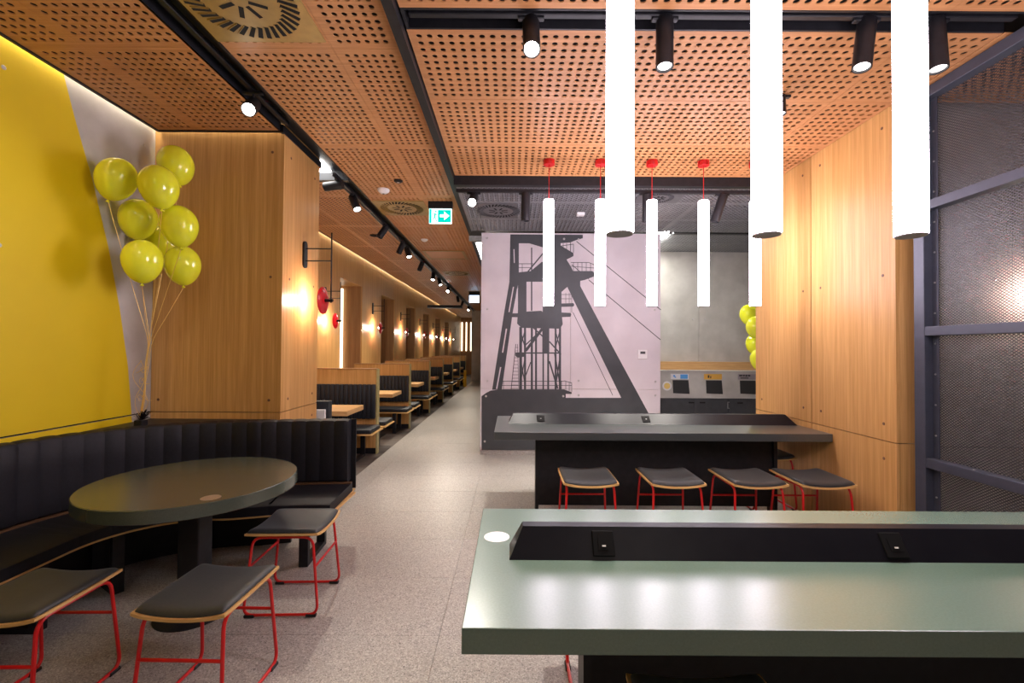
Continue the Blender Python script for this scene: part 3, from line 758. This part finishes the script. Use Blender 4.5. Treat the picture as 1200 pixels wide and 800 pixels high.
# first bench end behind the pillar
eb = thing('booth_bench', (-2.35, 4.7, 0), 'black bench with a white laminate back, peeping out behind the oak pillar', 'bench', None)
MB().bbox(*ZX(eb, XB+.01, -1.843, 4.50, 4.53, .05, .885), r=.003, seg=1).build('back_panel', 'white', eb)
MB().bbox(*ZX(eb, XB+.01, -1.815, 4.531, 4.62, .05, .965), r=.01, seg=2).build('back_cushion', 'blue_black', eb, True)
MB().bbox(*ZX(eb, XB+.015, -1.83, 4.625, 5.12, .37, .43), r=.018, seg=3).build('seat_cushion', 'blue_black', eb, True)
MB().bbox(*ZX(eb, XB+.01, -1.81, 4.60, 5.14, .352, .369), r=.003, seg=1).build('seat_board', 'ply', eb)
for y in (4.66, 5.06): MB().box(*ZX(eb, -2.08, -2.02, y-.02, y+.02, 0, .351)).build('leg', 'black', eb)
# caution board
fs_ = thing('floor_sign', (-1.84, 17.9, 0), 'yellow folding floor sign far down the corridor', 'sign')
for s_ in (-1, 1):
    MB().bbox(-.05, .05, -.01, .01, 0, .66, .006, 1, Matrix.Translation((0, s_*.15, 0)) @ Matrix.Rotation(s_*.22, 4, 'X')).build('board', noisy('sign_plastic', (.80, .50, .02), (.84, .54, .03), 8, .4), fs_)

# ------------------------------------------------------------------ waste station
wsn = thing('waste_station', (3.6, 7.5, 0), 'grey waste station with three square flaps under the concrete back wall', 'waste station'); l = wsn.location
def W(*a): return (a[0]-l.x, a[1]-l.x, a[2]-l.y, a[3]-l.y, a[4], a[5])
MB().box(*W(2.3, 4.85, 7.42, 7.74, 0, 1.15)).build('body', 'darkdoor', wsn)
MB().box(*W(2.3, 4.85, 7.62, 7.745, 1.165, 1.30)).build('wood_upstand', 'wood_top', wsn)
MB().box(*W(2.3, 4.85, 7.38, 7.61, 1.151, 1.165)).build('worktop', 'concrete', wsn)
MB().box(*W(2.3, 4.85, 7.395, 7.419, .715, 1.15)).build('flap_panel', 'concrete', wsn)
for k_, x in enumerate((2.42, 2.965, 3.513, 4.07)):
    MB().box(*W(x, x+.54, 7.400, 7.419, .10, .70)).build('door', 'darkdoor', wsn)
for k_, (x, c1, c2) in enumerate(((2.62, 'sign_white', 'sign_blue'), (3.16, 'sign_orange', 'sign_orange'), (3.71, 'sign_grey', 'sign_grey'))):
    fl = MB().prism([(x, .795), (x+.265, .785), (x+.245, 1.008), (x-.01, 1.008)], lambda u, v, d: Vector((u, d, v))-l, 7.388, 7.3955).build('flap', 'ink', wsn)
    sg = MB().box(*W(x-.04, x+.25, 7.392, 7.3955, 1.022, 1.11)).build('label', c1, wsn)
    if k_ == 0: MB().box(*W(x+.115, x+.235, 7.3905, 7.3925, 1.03, 1.10)).build('label_field', c2, sg)
    ink = MB()
    if k_ == 0: ink.box(*W(x, x+.03, 7.390, 7.3925, 1.06, 1.09)).box(*W(x+.02, x+.045, 7.390, 7.3925, 1.045, 1.065)).build('pictogram', 'sign_blue', sg)
    if k_ == 1: ink.box(*W(x+.02, x+.045, 7.390, 7.3925, 1.045, 1.09)).box(*W(x+.06, x+.075, 7.390, 7.3925, 1.04, 1.075)).build('pictogram', 'ink', sg)
    if k_ == 2:
        for q, (a, b_, c, d) in enumerate(((-.02, .03, 1.075, 1.1), (.04, .07, 1.075, 1.1), (.08, .11, 1.07, 1.1), (.12, .16, 1.075, 1.1), (0, .13, 1.04, 1.055))): ink.box(*W(x+a, x+b_, 7.390, 7.3925, c, d))
        ink.build('pictogram', 'ink', sg)
c = Vector((2.52, 7.393, .912))-l
rs = MB().cyl(c+Vector((0,.003,0)), c, .075, 28).build('round_sticker', 'sign_white', wsn)
MB().cyl(c, c+Vector((0,-.0015,0)), .05, 24).build('sticker_center', 'sign_yellow', rs)
for x in (2.87, 3.05, 3.66): MB().bbox(*W(x, x+.09, 7.385, 7.399, .635, .655), r=.005, seg=1).build('handle', 'void', wsn)
MB().box(*W(3.50, 3.512, 7.388, 7.399, .55, .66)).box(*W(3.512, 3.53, 7.388, 7.399, .65, .66)).box(*W(3.512, 3.53, 7.388, 7.399, .55, .56)).build('lock', 'steel', wsn)

# ------------------------------------------------------------------ balloons
def balloon_mesh(name='balloon'):
    prof = []
    for k_ in range(0, 25):
        t = PI*k_/24; z = -math.cos(t); r = math.sin(t)
        zz = z*.135 if z > 0 else z*.165; r *= (.118 if z > 0 else .118*(1-.10*abs(z)**2)); prof.append((max(r, .0008), zz))
    return prof
def balloon(pos, gather, end, label, group, rib=True, tilt=(0,0)):
    t = thing('balloon', pos, label, 'balloon', group)
    mt = Matrix.Rotation(tilt[0], 3, 'X') @ Matrix.Rotation(tilt[1], 3, 'Y')
    MB().lathe(balloon_mesh(), n=32, mtx=mt).build('latex_skin', 'balloon', t, True)
    kn = mt @ Vector((0, 0, -.165))
    MB().lathe([(.004, .004), (.006, -.004), (.013, -.014), (.010, -.016)], kn, 10, mt).build('knot', 'balloon', t, True)
    if rib:
        p0 = kn-Vector((0,0,.014)); g_ = Vector(gather)-Vector(pos); e_ = Vector(end)-Vector(pos); jx = random.uniform(-.012, .012)
        pts = [p0, p0.lerp(g_, .5)+Vector((jx, 0, 0)), g_+Vector((jx, 0, 0)), g_.lerp(e_, .35)+Vector((jx*1.6, 0, 0)), g_.lerp(e_, .7)+Vector((-jx, .004, 0)), e_]
        MB().tube(fillet(pts, .08, 3), .0017, 5).build('ribbon', 'ribbon', t)
    return t
wt = px(165, 498, Z=.93); wt.z = .918
GA = Vector((px(176, 400, Y=3.33)))
names = {0: 'leftmost of the yellow balloons, against the concrete strip', 1: 'topmost yellow balloon, against the oak pillar', 2: 'yellow balloon in the middle of the top of the left bunch',
         3: 'yellow balloon at middle height on the left of the left bunch', 4: 'yellow balloon at middle height on the right of the left bunch', 5: 'lowest yellow balloon on the left of the left bunch', 6: 'lowest yellow balloon on the right of the left bunch', 7: 'yellow balloon hidden in the heart of the left bunch'}
for k_, (x, y, Y_, tl) in enumerate(((137, 208, 3.12, (0, .35)), (206, 192, 3.42, (0, -.2)), (186, 217, 3.10, (0, -.15)), (162, 255, 3.32, (0, .1)), (210, 263, 3.25, (0, -.1)), (167, 304, 3.12, (0, 0)), (214, 309, 3.42, (0, -.05)), (190, 284, 3.56, (0, 0)))):
    q = px(x, y, Y=Y_); q.x = max(q.x, -2.795)
    balloon(q, GA, Vector((wt.x+random.uniform(-.01, .01), wt.y, wt.z+.06)), names[k_], 'yellow balloons at the banquette corner', True, tl)
bw = thing('balloon_weight', wt, 'black tinsel balloon weight on the corner shelf behind the banquette', 'weight')
MB().bbox(-.03, .03, -.03, .03, 0, .05, .006).build('block', 'black', bw)
fr = MB()
for k_ in range(70):
    a = random.uniform(0, 2*PI); el = random.uniform(.0, 1.4); d = Vector((math.cos(a)*math.cos(el), math.sin(a)*math.cos(el), math.sin(el))); b0 = Vector((0, 0, .045))
    e_ = b0+d*random.uniform(.05, .085); s_ = d.cross(Vector((.3,.2,.9))).normalized()*.004
    fr.add([b0-s_, b0+s_, e_+s_*.6, e_-s_*.6], [(0,1,2,3)])
tz = fr.build('tinsel', 'black_gloss', bw); tz['kind'] = 'stuff'
cr_ = MB()
for (sx, h, wd) in ((.02, .28, .05), (-.02, .36, -.05), (.03, .16, .07)):
    pts = [Vector((.01*k_ % .02+wd*math.sin(k_*.9)*(k_/9), 0, h+.05+.025*math.sin(k_*1.3))) for k_ in range(10)]
    cr_.tube(pts, .0016, 4)
for wd in (.06, -.04):
    pts = [Vector((wd*math.sin(k_*.8), -.01, .08+.05*k_)) for k_ in range(9)]; cr_.tube(fillet(pts, .03, 3), .0016, 4)
cr_.build('curled_ribbon', 'ribbon', bw)
nmR = ('highest of the yellow balloons by the concrete back wall', 'second highest yellow balloon by the concrete back wall', 'third yellow balloon from the top by the concrete back wall', 'lowest of the yellow balloons by the concrete back wall')
for k_, (x, z, y_) in enumerate(((3.44, 2.03, 6.62), (3.34, 1.83, 6.25), (3.44, 1.60, 6.45), (3.36, 1.39, 6.18))):
    balloon(Vector((x, y_, z)), Vector((3.55, 6.5, 1.0)), Vector((3.55, 6.5, .06)), nmR[k_], 'yellow balloons by the back wall', True)
b2 = thing('balloon_weight', (3.55, 6.5, 0), 'black balloon weight on the floor behind the oak wall', 'weight'); MB().bbox(-.04, .04, -.04, .04, 0, .06, .008).build('block', 'black', b2)

# ------------------------------------------------------------------ pendants
def pendant(x, y, z0, z1, r, cable, label, group, canopy=True):
    t = thing('tube_pendant', (x, y, z0), label, 'pendant lamp', group); h = z1-z0
    MB().lathe([(r*.97, .004), (r, .01), (r, h-.01), (r*.9, h)], n=32).build('glowing_tube', 'tube', t, True)
    MB().lathe([(0, .0), (r*.94, .0), (r*.97, .004), (0, .0045)], n=32).build('end_cap', 'tube_cap', t, True)
    MB().cyl((0,0,h), (0,0,CEIL-z0-.04), .0035, 8).build('cable', 'red', t)
    MB().lathe([(.0, -.045), (.05, -.045), (.052, -.04), (.052, -.001), (0, -.001)], (0,0,CEIL-z0), 24).build('canopy', 'red', t, True)
    MB().cyl((0,0,h), (0,0,h+.012), r*.35, 12).build('cable_grip', 'red', t)
on = ('first', 'second', 'third', 'fourth', 'fifth')
for k_, x in enumerate((.334, .812, 1.290, 1.768, 2.246)):
    pendant(x, 4.2, 1.892+.003*k_, 2.88, .0475, 0, 'small white tube pendant over the grey table, %s from the left' % on[k_], 'tube pendants over the grey table')
for k_, x in enumerate((.354, .840, 1.318, 1.79, 2.262)):
    pendant(x, 1.5, 1.879, 2.88, .0455, 0, 'big white tube pendant over the foreground table, %s from the left' % on[k_], 'tube pendants over the foreground table')  # last two hang out of view, added for their light and reflections

# ------------------------------------------------------------------ tracks and spotlights
def track(name, x0, x1, y0, y1, z, label):
    o = MB().bbox(x0, x1, y0, y1, z, z+.035, .004, 1).build(name, 'black'); return tag(o, label, 'track')
track('lighting_track', -.56, 2.66, 2.372, 2.408, 3.262, 'black lighting track in the slot over the foreground table')
track('lighting_track', -.58, 2.66, 4.61, 4.645, 3.092, 'black lighting track at the front edge of the grey ceiling')
track('lighting_track', -1.795, -1.76, 4.48, 22, 3.20, 'long black lighting track above the corridor booths')
track('lighting_track', -1.82, -1.785, .5, 3.6, 3.262, 'black lighting track in the dark slot in front of the oak pillar')
def spot(x, y, z, d, label, group, lens='lens', power=SPOT_W, ln=.28, r=.045, cone=50, drop=.05, col=(1, .93, .84), adapter=(1,0)):
    t = thing('track_spotlight', (x, y, z), label, 'spotlight', group)
    d = Vector(d).normalized()
    ax = Vector((adapter[0], adapter[1], 0))
    s_ = Vector((-ax.y, ax.x, 0))
    bb = [abs(v) for v in (ax*.07+s_*.016)]
    MB().bbox(-bb[0], bb[0], -bb[1], bb[1], -.018, 0, .004, 1).build('adapter', 'black', t)
    MB().cyl((0,0,-.018), (0,0,-drop-.01), .008, 8).build('stem', 'black', t)
    c = Vector((0, 0, -drop)); a = c-d*.045; b_ = a+d*ln
    up = d.to_track_quat('Z', 'Y').to_matrix()
    MB().lathe([(0, -.045), (r*.96, -.045), (r, -.04), (r, ln-.045), (r*.86, ln-.045), (r*.8, ln-.065), (0, ln-.065)], c, 24, up).build('housing', 'black', t, True)
    MB().cyl(c+d*(ln-.066), c+d*(ln-.055), r*.78, 20).build('lens', lens, t)
    if power:
        ld = bpy.data.lights.new('spot_light', 'SPOT'); ld.energy = power; ld.spot_size = R(cone*1.5); ld.spot_blend = .8; ld.shadow_soft_size = .035; ld.color = col
        lo = bpy.data.objects.new('spot_light', ld); COL.objects.link(lo); lo.parent = t; lo.location = c+d*(ln-.03); lo.rotation_euler = (-d).to_track_quat('Z', 'Y').to_euler()
    return t
G1 = 'spotlights over the foreground table'
spot(.09, 2.39, 3.262, (.0, -.5, -.86), 'lit black spotlight left of the big pendants, turned to the camera', G1, 'lens', 40, cone=40)
spot(.80, 2.39, 3.262, (-.04, -.12, -1), 'black spotlight hanging straight down between the first and second big pendants', G1, 'lens_off', SPOT_W)
spot(1.87, 2.39, 3.262, (-.20, -.12, -1), 'black spotlight between the second and third big pendants', G1, 'lens_off', 40)
spot(2.235, 2.39, 3.262, (-.03, -.10, -1), 'black spotlight half hidden behind the third big pendant', G1, 'lens_off', 25)
spot(1.83, 3.10, 3.25, (0, -.1, -1), 'small black spotlight peeping out right of the second big pendant', None, 'lens_off', 0, ln=.13, r=.035)
G2 = 'spotlights on the grey ceiling track'
spot(-.40, 4.628, 3.092, (0, -.85, -.5), 'brightly glaring spotlight at the left end of the grey ceiling', G2, 'lens', 40, cone=40)
spot(.13, 4.628, 3.092, (0, 0.05, -1), 'dark spotlight left of the first small pendant on the grey ceiling track', G2, 'void', SPOT_W)
spot(1.37, 4.628, 3.092, (.05, .2, -1), 'dark spotlight behind the third small pendant on the grey ceiling track', G2, 'void', SPOT_W)
spot(2.14, 4.628, 3.092, (-.28, .15, -1), 'tilted dark spotlight right of the fourth small pendant on the grey ceiling track', G2, 'void', SPOT_W)
spot(4.0, 7.1, 3.138, (-.5, -.45, -.6), 'glaring spotlight at the back wall beside the oak wall end', None, 'lens', 60, cone=60)
spot(-1.80, 3.12, 3.262, (.35, -.85, -.6), 'glaring spotlight in front of the oak pillar, turned to the camera', None, 'lens', 40, cone=40, drop=.09)
spot(-1.80, 1.4, 3.262, (-.65, .5, -.7), 'spotlight in the dark slot aimed at the balloons', None, 'lens', 22, cone=50)
G3 = 'spotlights on the corridor track'
cs = [(4.60, (-1, .1, -.1), 'lens_off', 'first corridor spotlight behind the pillar, aimed at the ceiling coffer'), (5.05, (.35, -.25, -.75), 'lens', 'second corridor spotlight, lit end towards the aisle'), (6.3, (-.5, -.25, -.9), 'void', 'third corridor spotlight, turned to the booths'),
      (7.3, (-.4, -.1, -1), 'void', 'fourth corridor spotlight, first of a close pair'), (7.65, (.3, -.3, -.8), 'lens', 'fifth corridor spotlight, second of a close pair'), (8.9, (-.35, -.2, -1), 'void', 'sixth corridor spotlight along the track'),
      (10.2, (0, -.4, -.9), 'lens', 'seventh corridor spotlight along the track'), (11.0, (.3, -.3, -.9), 'lens', 'eighth corridor spotlight along the track'), (12.6, (.0, -.7, -.6), 'lens', 'ninth corridor spotlight, glaring at the camera'),
      (14.8, (.2, -.3, -1), 'void', 'tenth corridor spotlight along the track'), (16.3, (-.3, -.3, -1), 'void', 'eleventh corridor spotlight along the track'), (18.5, (.0, -.6, -.7), 'lens', 'twelfth corridor spotlight, farthest lit one')]
for y, d, ln_, lb in cs:
    spot(-1.777, y, 3.20, d, lb, G3, ln_, SPOT_W*.8 if y > 5 else 12, ln=.19, adapter=(0, 1), col=(1, .88, .72))

# ------------------------------------------------------------------ wall lamps
def wall_lamp(x, y, label, scale=1.0, power=WALL_W):
    t = thing('wall_lamp', (x, y, 2.33), label, 'wall lamp', 'red disc wall lamps')
    mt = Matrix(((0,0,1,0),(0,1,0,0),(1,0,0,0),(0,0,0,1)))
    pts = []
    for k_ in range(16):
        a = PI*k_/15; pts.append((.035*math.cos(a), .085+.035*math.sin(a)))
    for k_ in range(16):
        a = PI+PI*k_/15; pts.append((.035*math.cos(a), -.085+.035*math.sin(a)))
    MB().prism(pts, lambda u, v, d: Vector((d, u, v)), .0, .016).build('wall_plate', 'black', t)
    for z in (.055, -.055): MB().cyl((.016, 0, z), (.245, 0, z), .0055, 8).build('arm', 'black', t)
    MB().cyl((.245, 0, .20), (.245, 0, -.43), .0065, 10).build('rod', 'black', t)
    MB().cyl((.262, 0, -.41), (.19, 0, -.41), .014, 12).build('lamp_holder', 'black', t)
    rot = Matrix.Rotation(PI/2, 3, 'Y')
    MB().lathe([(0, .010), (.05, .012), (.095, .006), (.122, -.006), (.122, -.010), (.09, -.002), (.05, .004), (0, .003)], (.182, 0, -.41), 36, rot).build('reflector_disc', 'red_disc', t, True)
    MB().lathe([(.0, -.022), (.014, -.018), (.021, 0), (.014, .018), (0, .022)], (.150, 0, -.41), 14, rot).build('bulb', 'bulb', t, True)
    ld = bpy.data.lights.new('bulb_light', 'POINT'); ld.energy = power; ld.color = (1, .90, .76); ld.shadow_soft_size = .02
    lo = bpy.data.objects.new('bulb_light', ld); COL.objects.link(lo); lo.parent = t; lo.location = (.115, 0, -.41)
    return t
wq = wall_lamp(3.78, 3.32, 'red disc wall lamp on the grey wall behind the mesh screen', 1, 5); wq.rotation_euler.z = -PI/2
wall_lamp(-1.869, 4.07, 'red disc wall lamp on the side of the big oak pillar, largest in view')
on = ('first', 'second', 'third', 'fourth', 'fifth', 'sixth', 'seventh')
for k_, y in enumerate((7.15, 9.6, 12.03, 14.5, 16.9, 19.35, 21.75)):
    wall_lamp(XB, y, 'red disc lamp on the booth wall, %s one beyond the pillar' % on[k_])

# ------------------------------------------------------------------ ceiling devices
def diffuser(x0, x1, y0, y1, z, m, label):
    t = thing('air_diffuser', ((x0+x1)/2, (y0+y1)/2, z), label, 'air vent'); w_, h_ = (x1-x0)/2, (y1-y0)/2
    MB().box(-w_, w_, -h_, h_, -.008, -.001).build('face_plate', m, t)
    bl = MB(); fp = t; cores = MB(); nR = 36; r0, r1 = h_*.62, h_*.9
    for k_ in range(nR):
        a = 2*PI*k_/nR; tw = .35
        p = Vector((math.cos(a)*r0, math.sin(a)*r0, 0)); q = Vector((math.cos(a+tw*.4)*r1, math.sin(a+tw*.4)*r1, 0)); d = (q-p).normalized(); s_ = Vector((-d.y, d.x, 0))*.0125*h_/.31
        bl.add([p-s_+Vector((0,0,-.0086)), q-s_+Vector((0,0,-.0086)), q+s_+Vector((0,0,-.0086)), p+s_+Vector((0,0,-.0086))], [(0,1,2,3)])
    for k_ in range(8):
        a = 2*PI*k_/8+.3; p = Vector((math.cos(a)*h_*.14, math.sin(a)*h_*.14, 0)); q = Vector((math.cos(a+.1)*h_*.42, math.sin(a+.1)*h_*.42, 0)); d = (q-p).normalized(); s_ = Vector((-d.y, d.x, 0))*.012
        bl.add([p-s_+Vector((0,0,-.0086)), q-s_+Vector((0,0,-.0086)), q+s_+Vector((0,0,-.0086)), p+s_+Vector((0,0,-.0086))], [(0,1,2,3)])
    if m == 'gold' and y0 < 6:
        for k_ in range(0, len(bl.v), 4): MB().add(bl.v[k_:k_+4], [(0,1,2,3)]).build('slot', 'void', t)
    else: bl.build('slots', 'void', t)['kind'] = 'stuff'
    vn = MB()
    for k_ in range(nR):
        a = 2*PI*(k_+.32)/nR; p = Vector((math.cos(a)*r0, math.sin(a)*r0, -.0095)); q = Vector((math.cos(a+.14)*r1, math.sin(a+.14)*r1, -.0095)); d = (q-p).normalized(); s_ = Vector((-d.y, d.x, 0))*.0015
        vn.box(-.0015, .0015, 0, (q-p).length, -.003, .001, Matrix.Translation(p) @ Matrix.Rotation(math.atan2(d.y, d.x)-PI/2, 4, 'Z'))
    vn.build('vanes', m, t)['kind'] = 'stuff'
diffuser(-1.70, -1.075, 1.95, 2.575, CEIL, 'gold', 'square gold swirl air vent at the top left of the ceiling')
diffuser(-1.705, -1.065, 5.38, 5.96, CEIL, 'gold', 'small gold swirl air vent in the corridor ceiling left of the green sign')
diffuser(-.40, .05, 5.19, 5.77, GC, 'grey_plate', 'grey swirl air vent in the grey ceiling')
diffuser(1.36, 1.85, 4.80, 5.15, GC, 'grey_plate', 'grey swirl air vent behind the third small pendant')
diffuser(-1.60, -1.0, 10.3, 10.9, CEIL, 'gold', 'far gold swirl air vent in the corridor ceiling')
ah = thing('access_hatch', (-1.25, 8.5, CEIL), 'gold framed square hatch in the corridor ceiling', 'hatch')
MB().box(-.38, .38, -.38, .38, -.006, -.001).build('panel', 'wood_ceiling', ah)
fm = MB()
for a in ((-.38,.38,-.38,-.33),(-.38,.38,.33,.38),(-.38,-.33,-.33,.33),(.33,.38,-.33,.33)): fm.box(*a, -.014, -.0062)
fm.build('frame', 'gold', ah)
sd = thing('smoke_detector', (-1.43, 5.0, CEIL), 'round white smoke detector on the corridor ceiling', 'smoke detector')
MB().lathe([(.065, -.001), (.065, -.015), (.055, -.03), (.03, -.048), (0, -.05)], n=28).build('housing', 'white', sd, True)
MB().lathe([(.012, -.0505), (.012, -.053), (0, -.053)], n=12).build('sensor_cap', 'darkdoor', sd)
cs_ = thing('ceiling_sensor', (-1.20, 4.73, CEIL), 'small black ceiling sensor beside the smoke detector', 'sensor')
MB().lathe([(.045, -.001), (.045, -.012), (.03, -.022), (0, -.022)], n=24).build('housing', 'black', cs_, True)
MB().lathe([(.014, -.0225), (.010, -.028), (0, -.03)], n=16).build('lens', 'steel', cs_, True)
cs2 = thing('ceiling_sensor', (-2.15, 7.05, CEIL), 'small dark round device on the ceiling above the first booths', 'sensor')
MB().lathe([(.07, -.001), (.07, -.01), (.05, -.02), (0, -.02)], n=24).build('housing', 'void', cs2, True)
wd_ = thing('ceiling_sensor', (.83, 5.55, GC), 'small white box sensor on the grey ceiling', 'sensor')
MB().bbox(-.045, .045, -.04, .04, -.035, -.001, .004, 1).build('housing', 'white', wd_)
sm3 = thing('smoke_detector', (-1.42, 7.3, CEIL), 'far small white smoke detector on the corridor ceiling', 'smoke detector')
MB().lathe([(.055, -.001), (.055, -.015), (.03, -.035), (0, -.036)], n=20).build('housing', 'white', sm3, True)

# exit signs
ex = thing('exit_sign', (-.865, 5.42, CEIL), 'green lit exit sign with running figure and arrow, under the ceiling', 'sign')
MB().bbox(-.145, .145, -.03, .03, -.085, -.001, .004, 1).build('housing', 'black', ex)
MB().box(-.135, .135, -.008, .008, -.262, -.086).build('sign_plate', 'exit_white', ex)
pl = lambda u, v, d: Vector((u, d, v))
z0 = -.262
green = MB().prism([(-.132, .004), (-.105, .004), (-.105, .172), (-.132, .172)], lambda u, v, d: (u, d, v+z0), -.0095, -.0082).prism([(-.03, .014), (.125, .014), (.125, .162), (-.03, .162)], lambda u, v, d: (u, d, v+z0), -.0095, -.0082)
green.build('green_field', 'exit_green', ex)
MB().prism([(-.005, .075), (.045, .075), (.045, .04), (.108, .092), (.045, .144), (.045, .108), (-.005, .108)], lambda u, v, d: (u, d, v+z0), -.0105, -.0096).build('arrow', 'exit_white', ex)
fg = MB(); fq = lambda u, v, d: (u, d, v+z0)
def limb(pts, wd):
    for (a, b_), (c, d) in zip(pts, pts[1:]):
        p = Vector((a, b_)); q = Vector((c, d)); t = (q-p).normalized(); nn = Vector((-t.y, t.x))*wd/2
        fg.prism([p+nn, q+nn, q-nn, p-nn], fq, -.0095, -.0082)
limb([(-.062, .125), (-.070, .075)], .018); limb([(-.070, .078), (-.055, .055), (-.042, .02)], .010); limb([(-.070, .078), (-.082, .05), (-.100, .048)], .010)
limb([(-.062, .122), (-.048, .100), (-.036, .108)], .008); limb([(-.064, .122), (-.085, .120), (-.092, .10)], .008)
fg.prism([(-.055+.011*math.cos(a), .143+.011*math.sin(a)) for a in [2*PI*k_/12 for k_ in range(12)]], fq, -.0095, -.0082)
fg.build('running_figure', 'exit_green', ex)
e2 = thing('exit_sign', (-1.17, 14.0, CEIL), 'far pale blue lit exit sign at the corridor end', 'sign')
MB().box(-.17, .17, -.03, .03, -.12, -.001).build('housing', 'black', e2)
MB().box(-.15, .15, -.012, .012, -.34, -.121).build('sign_plate', 'exit_far', e2)

# ------------------------------------------------------------------ unseen fill lights added behind the camera for the rest of the room
for k_, (x, y) in enumerate(((-1.3, -1.2), (1.3, -1.2))):
    area('room_fill', (x, y, 3.2), (0, 0, 0), .6, .6, 9, (1, .9, .8))
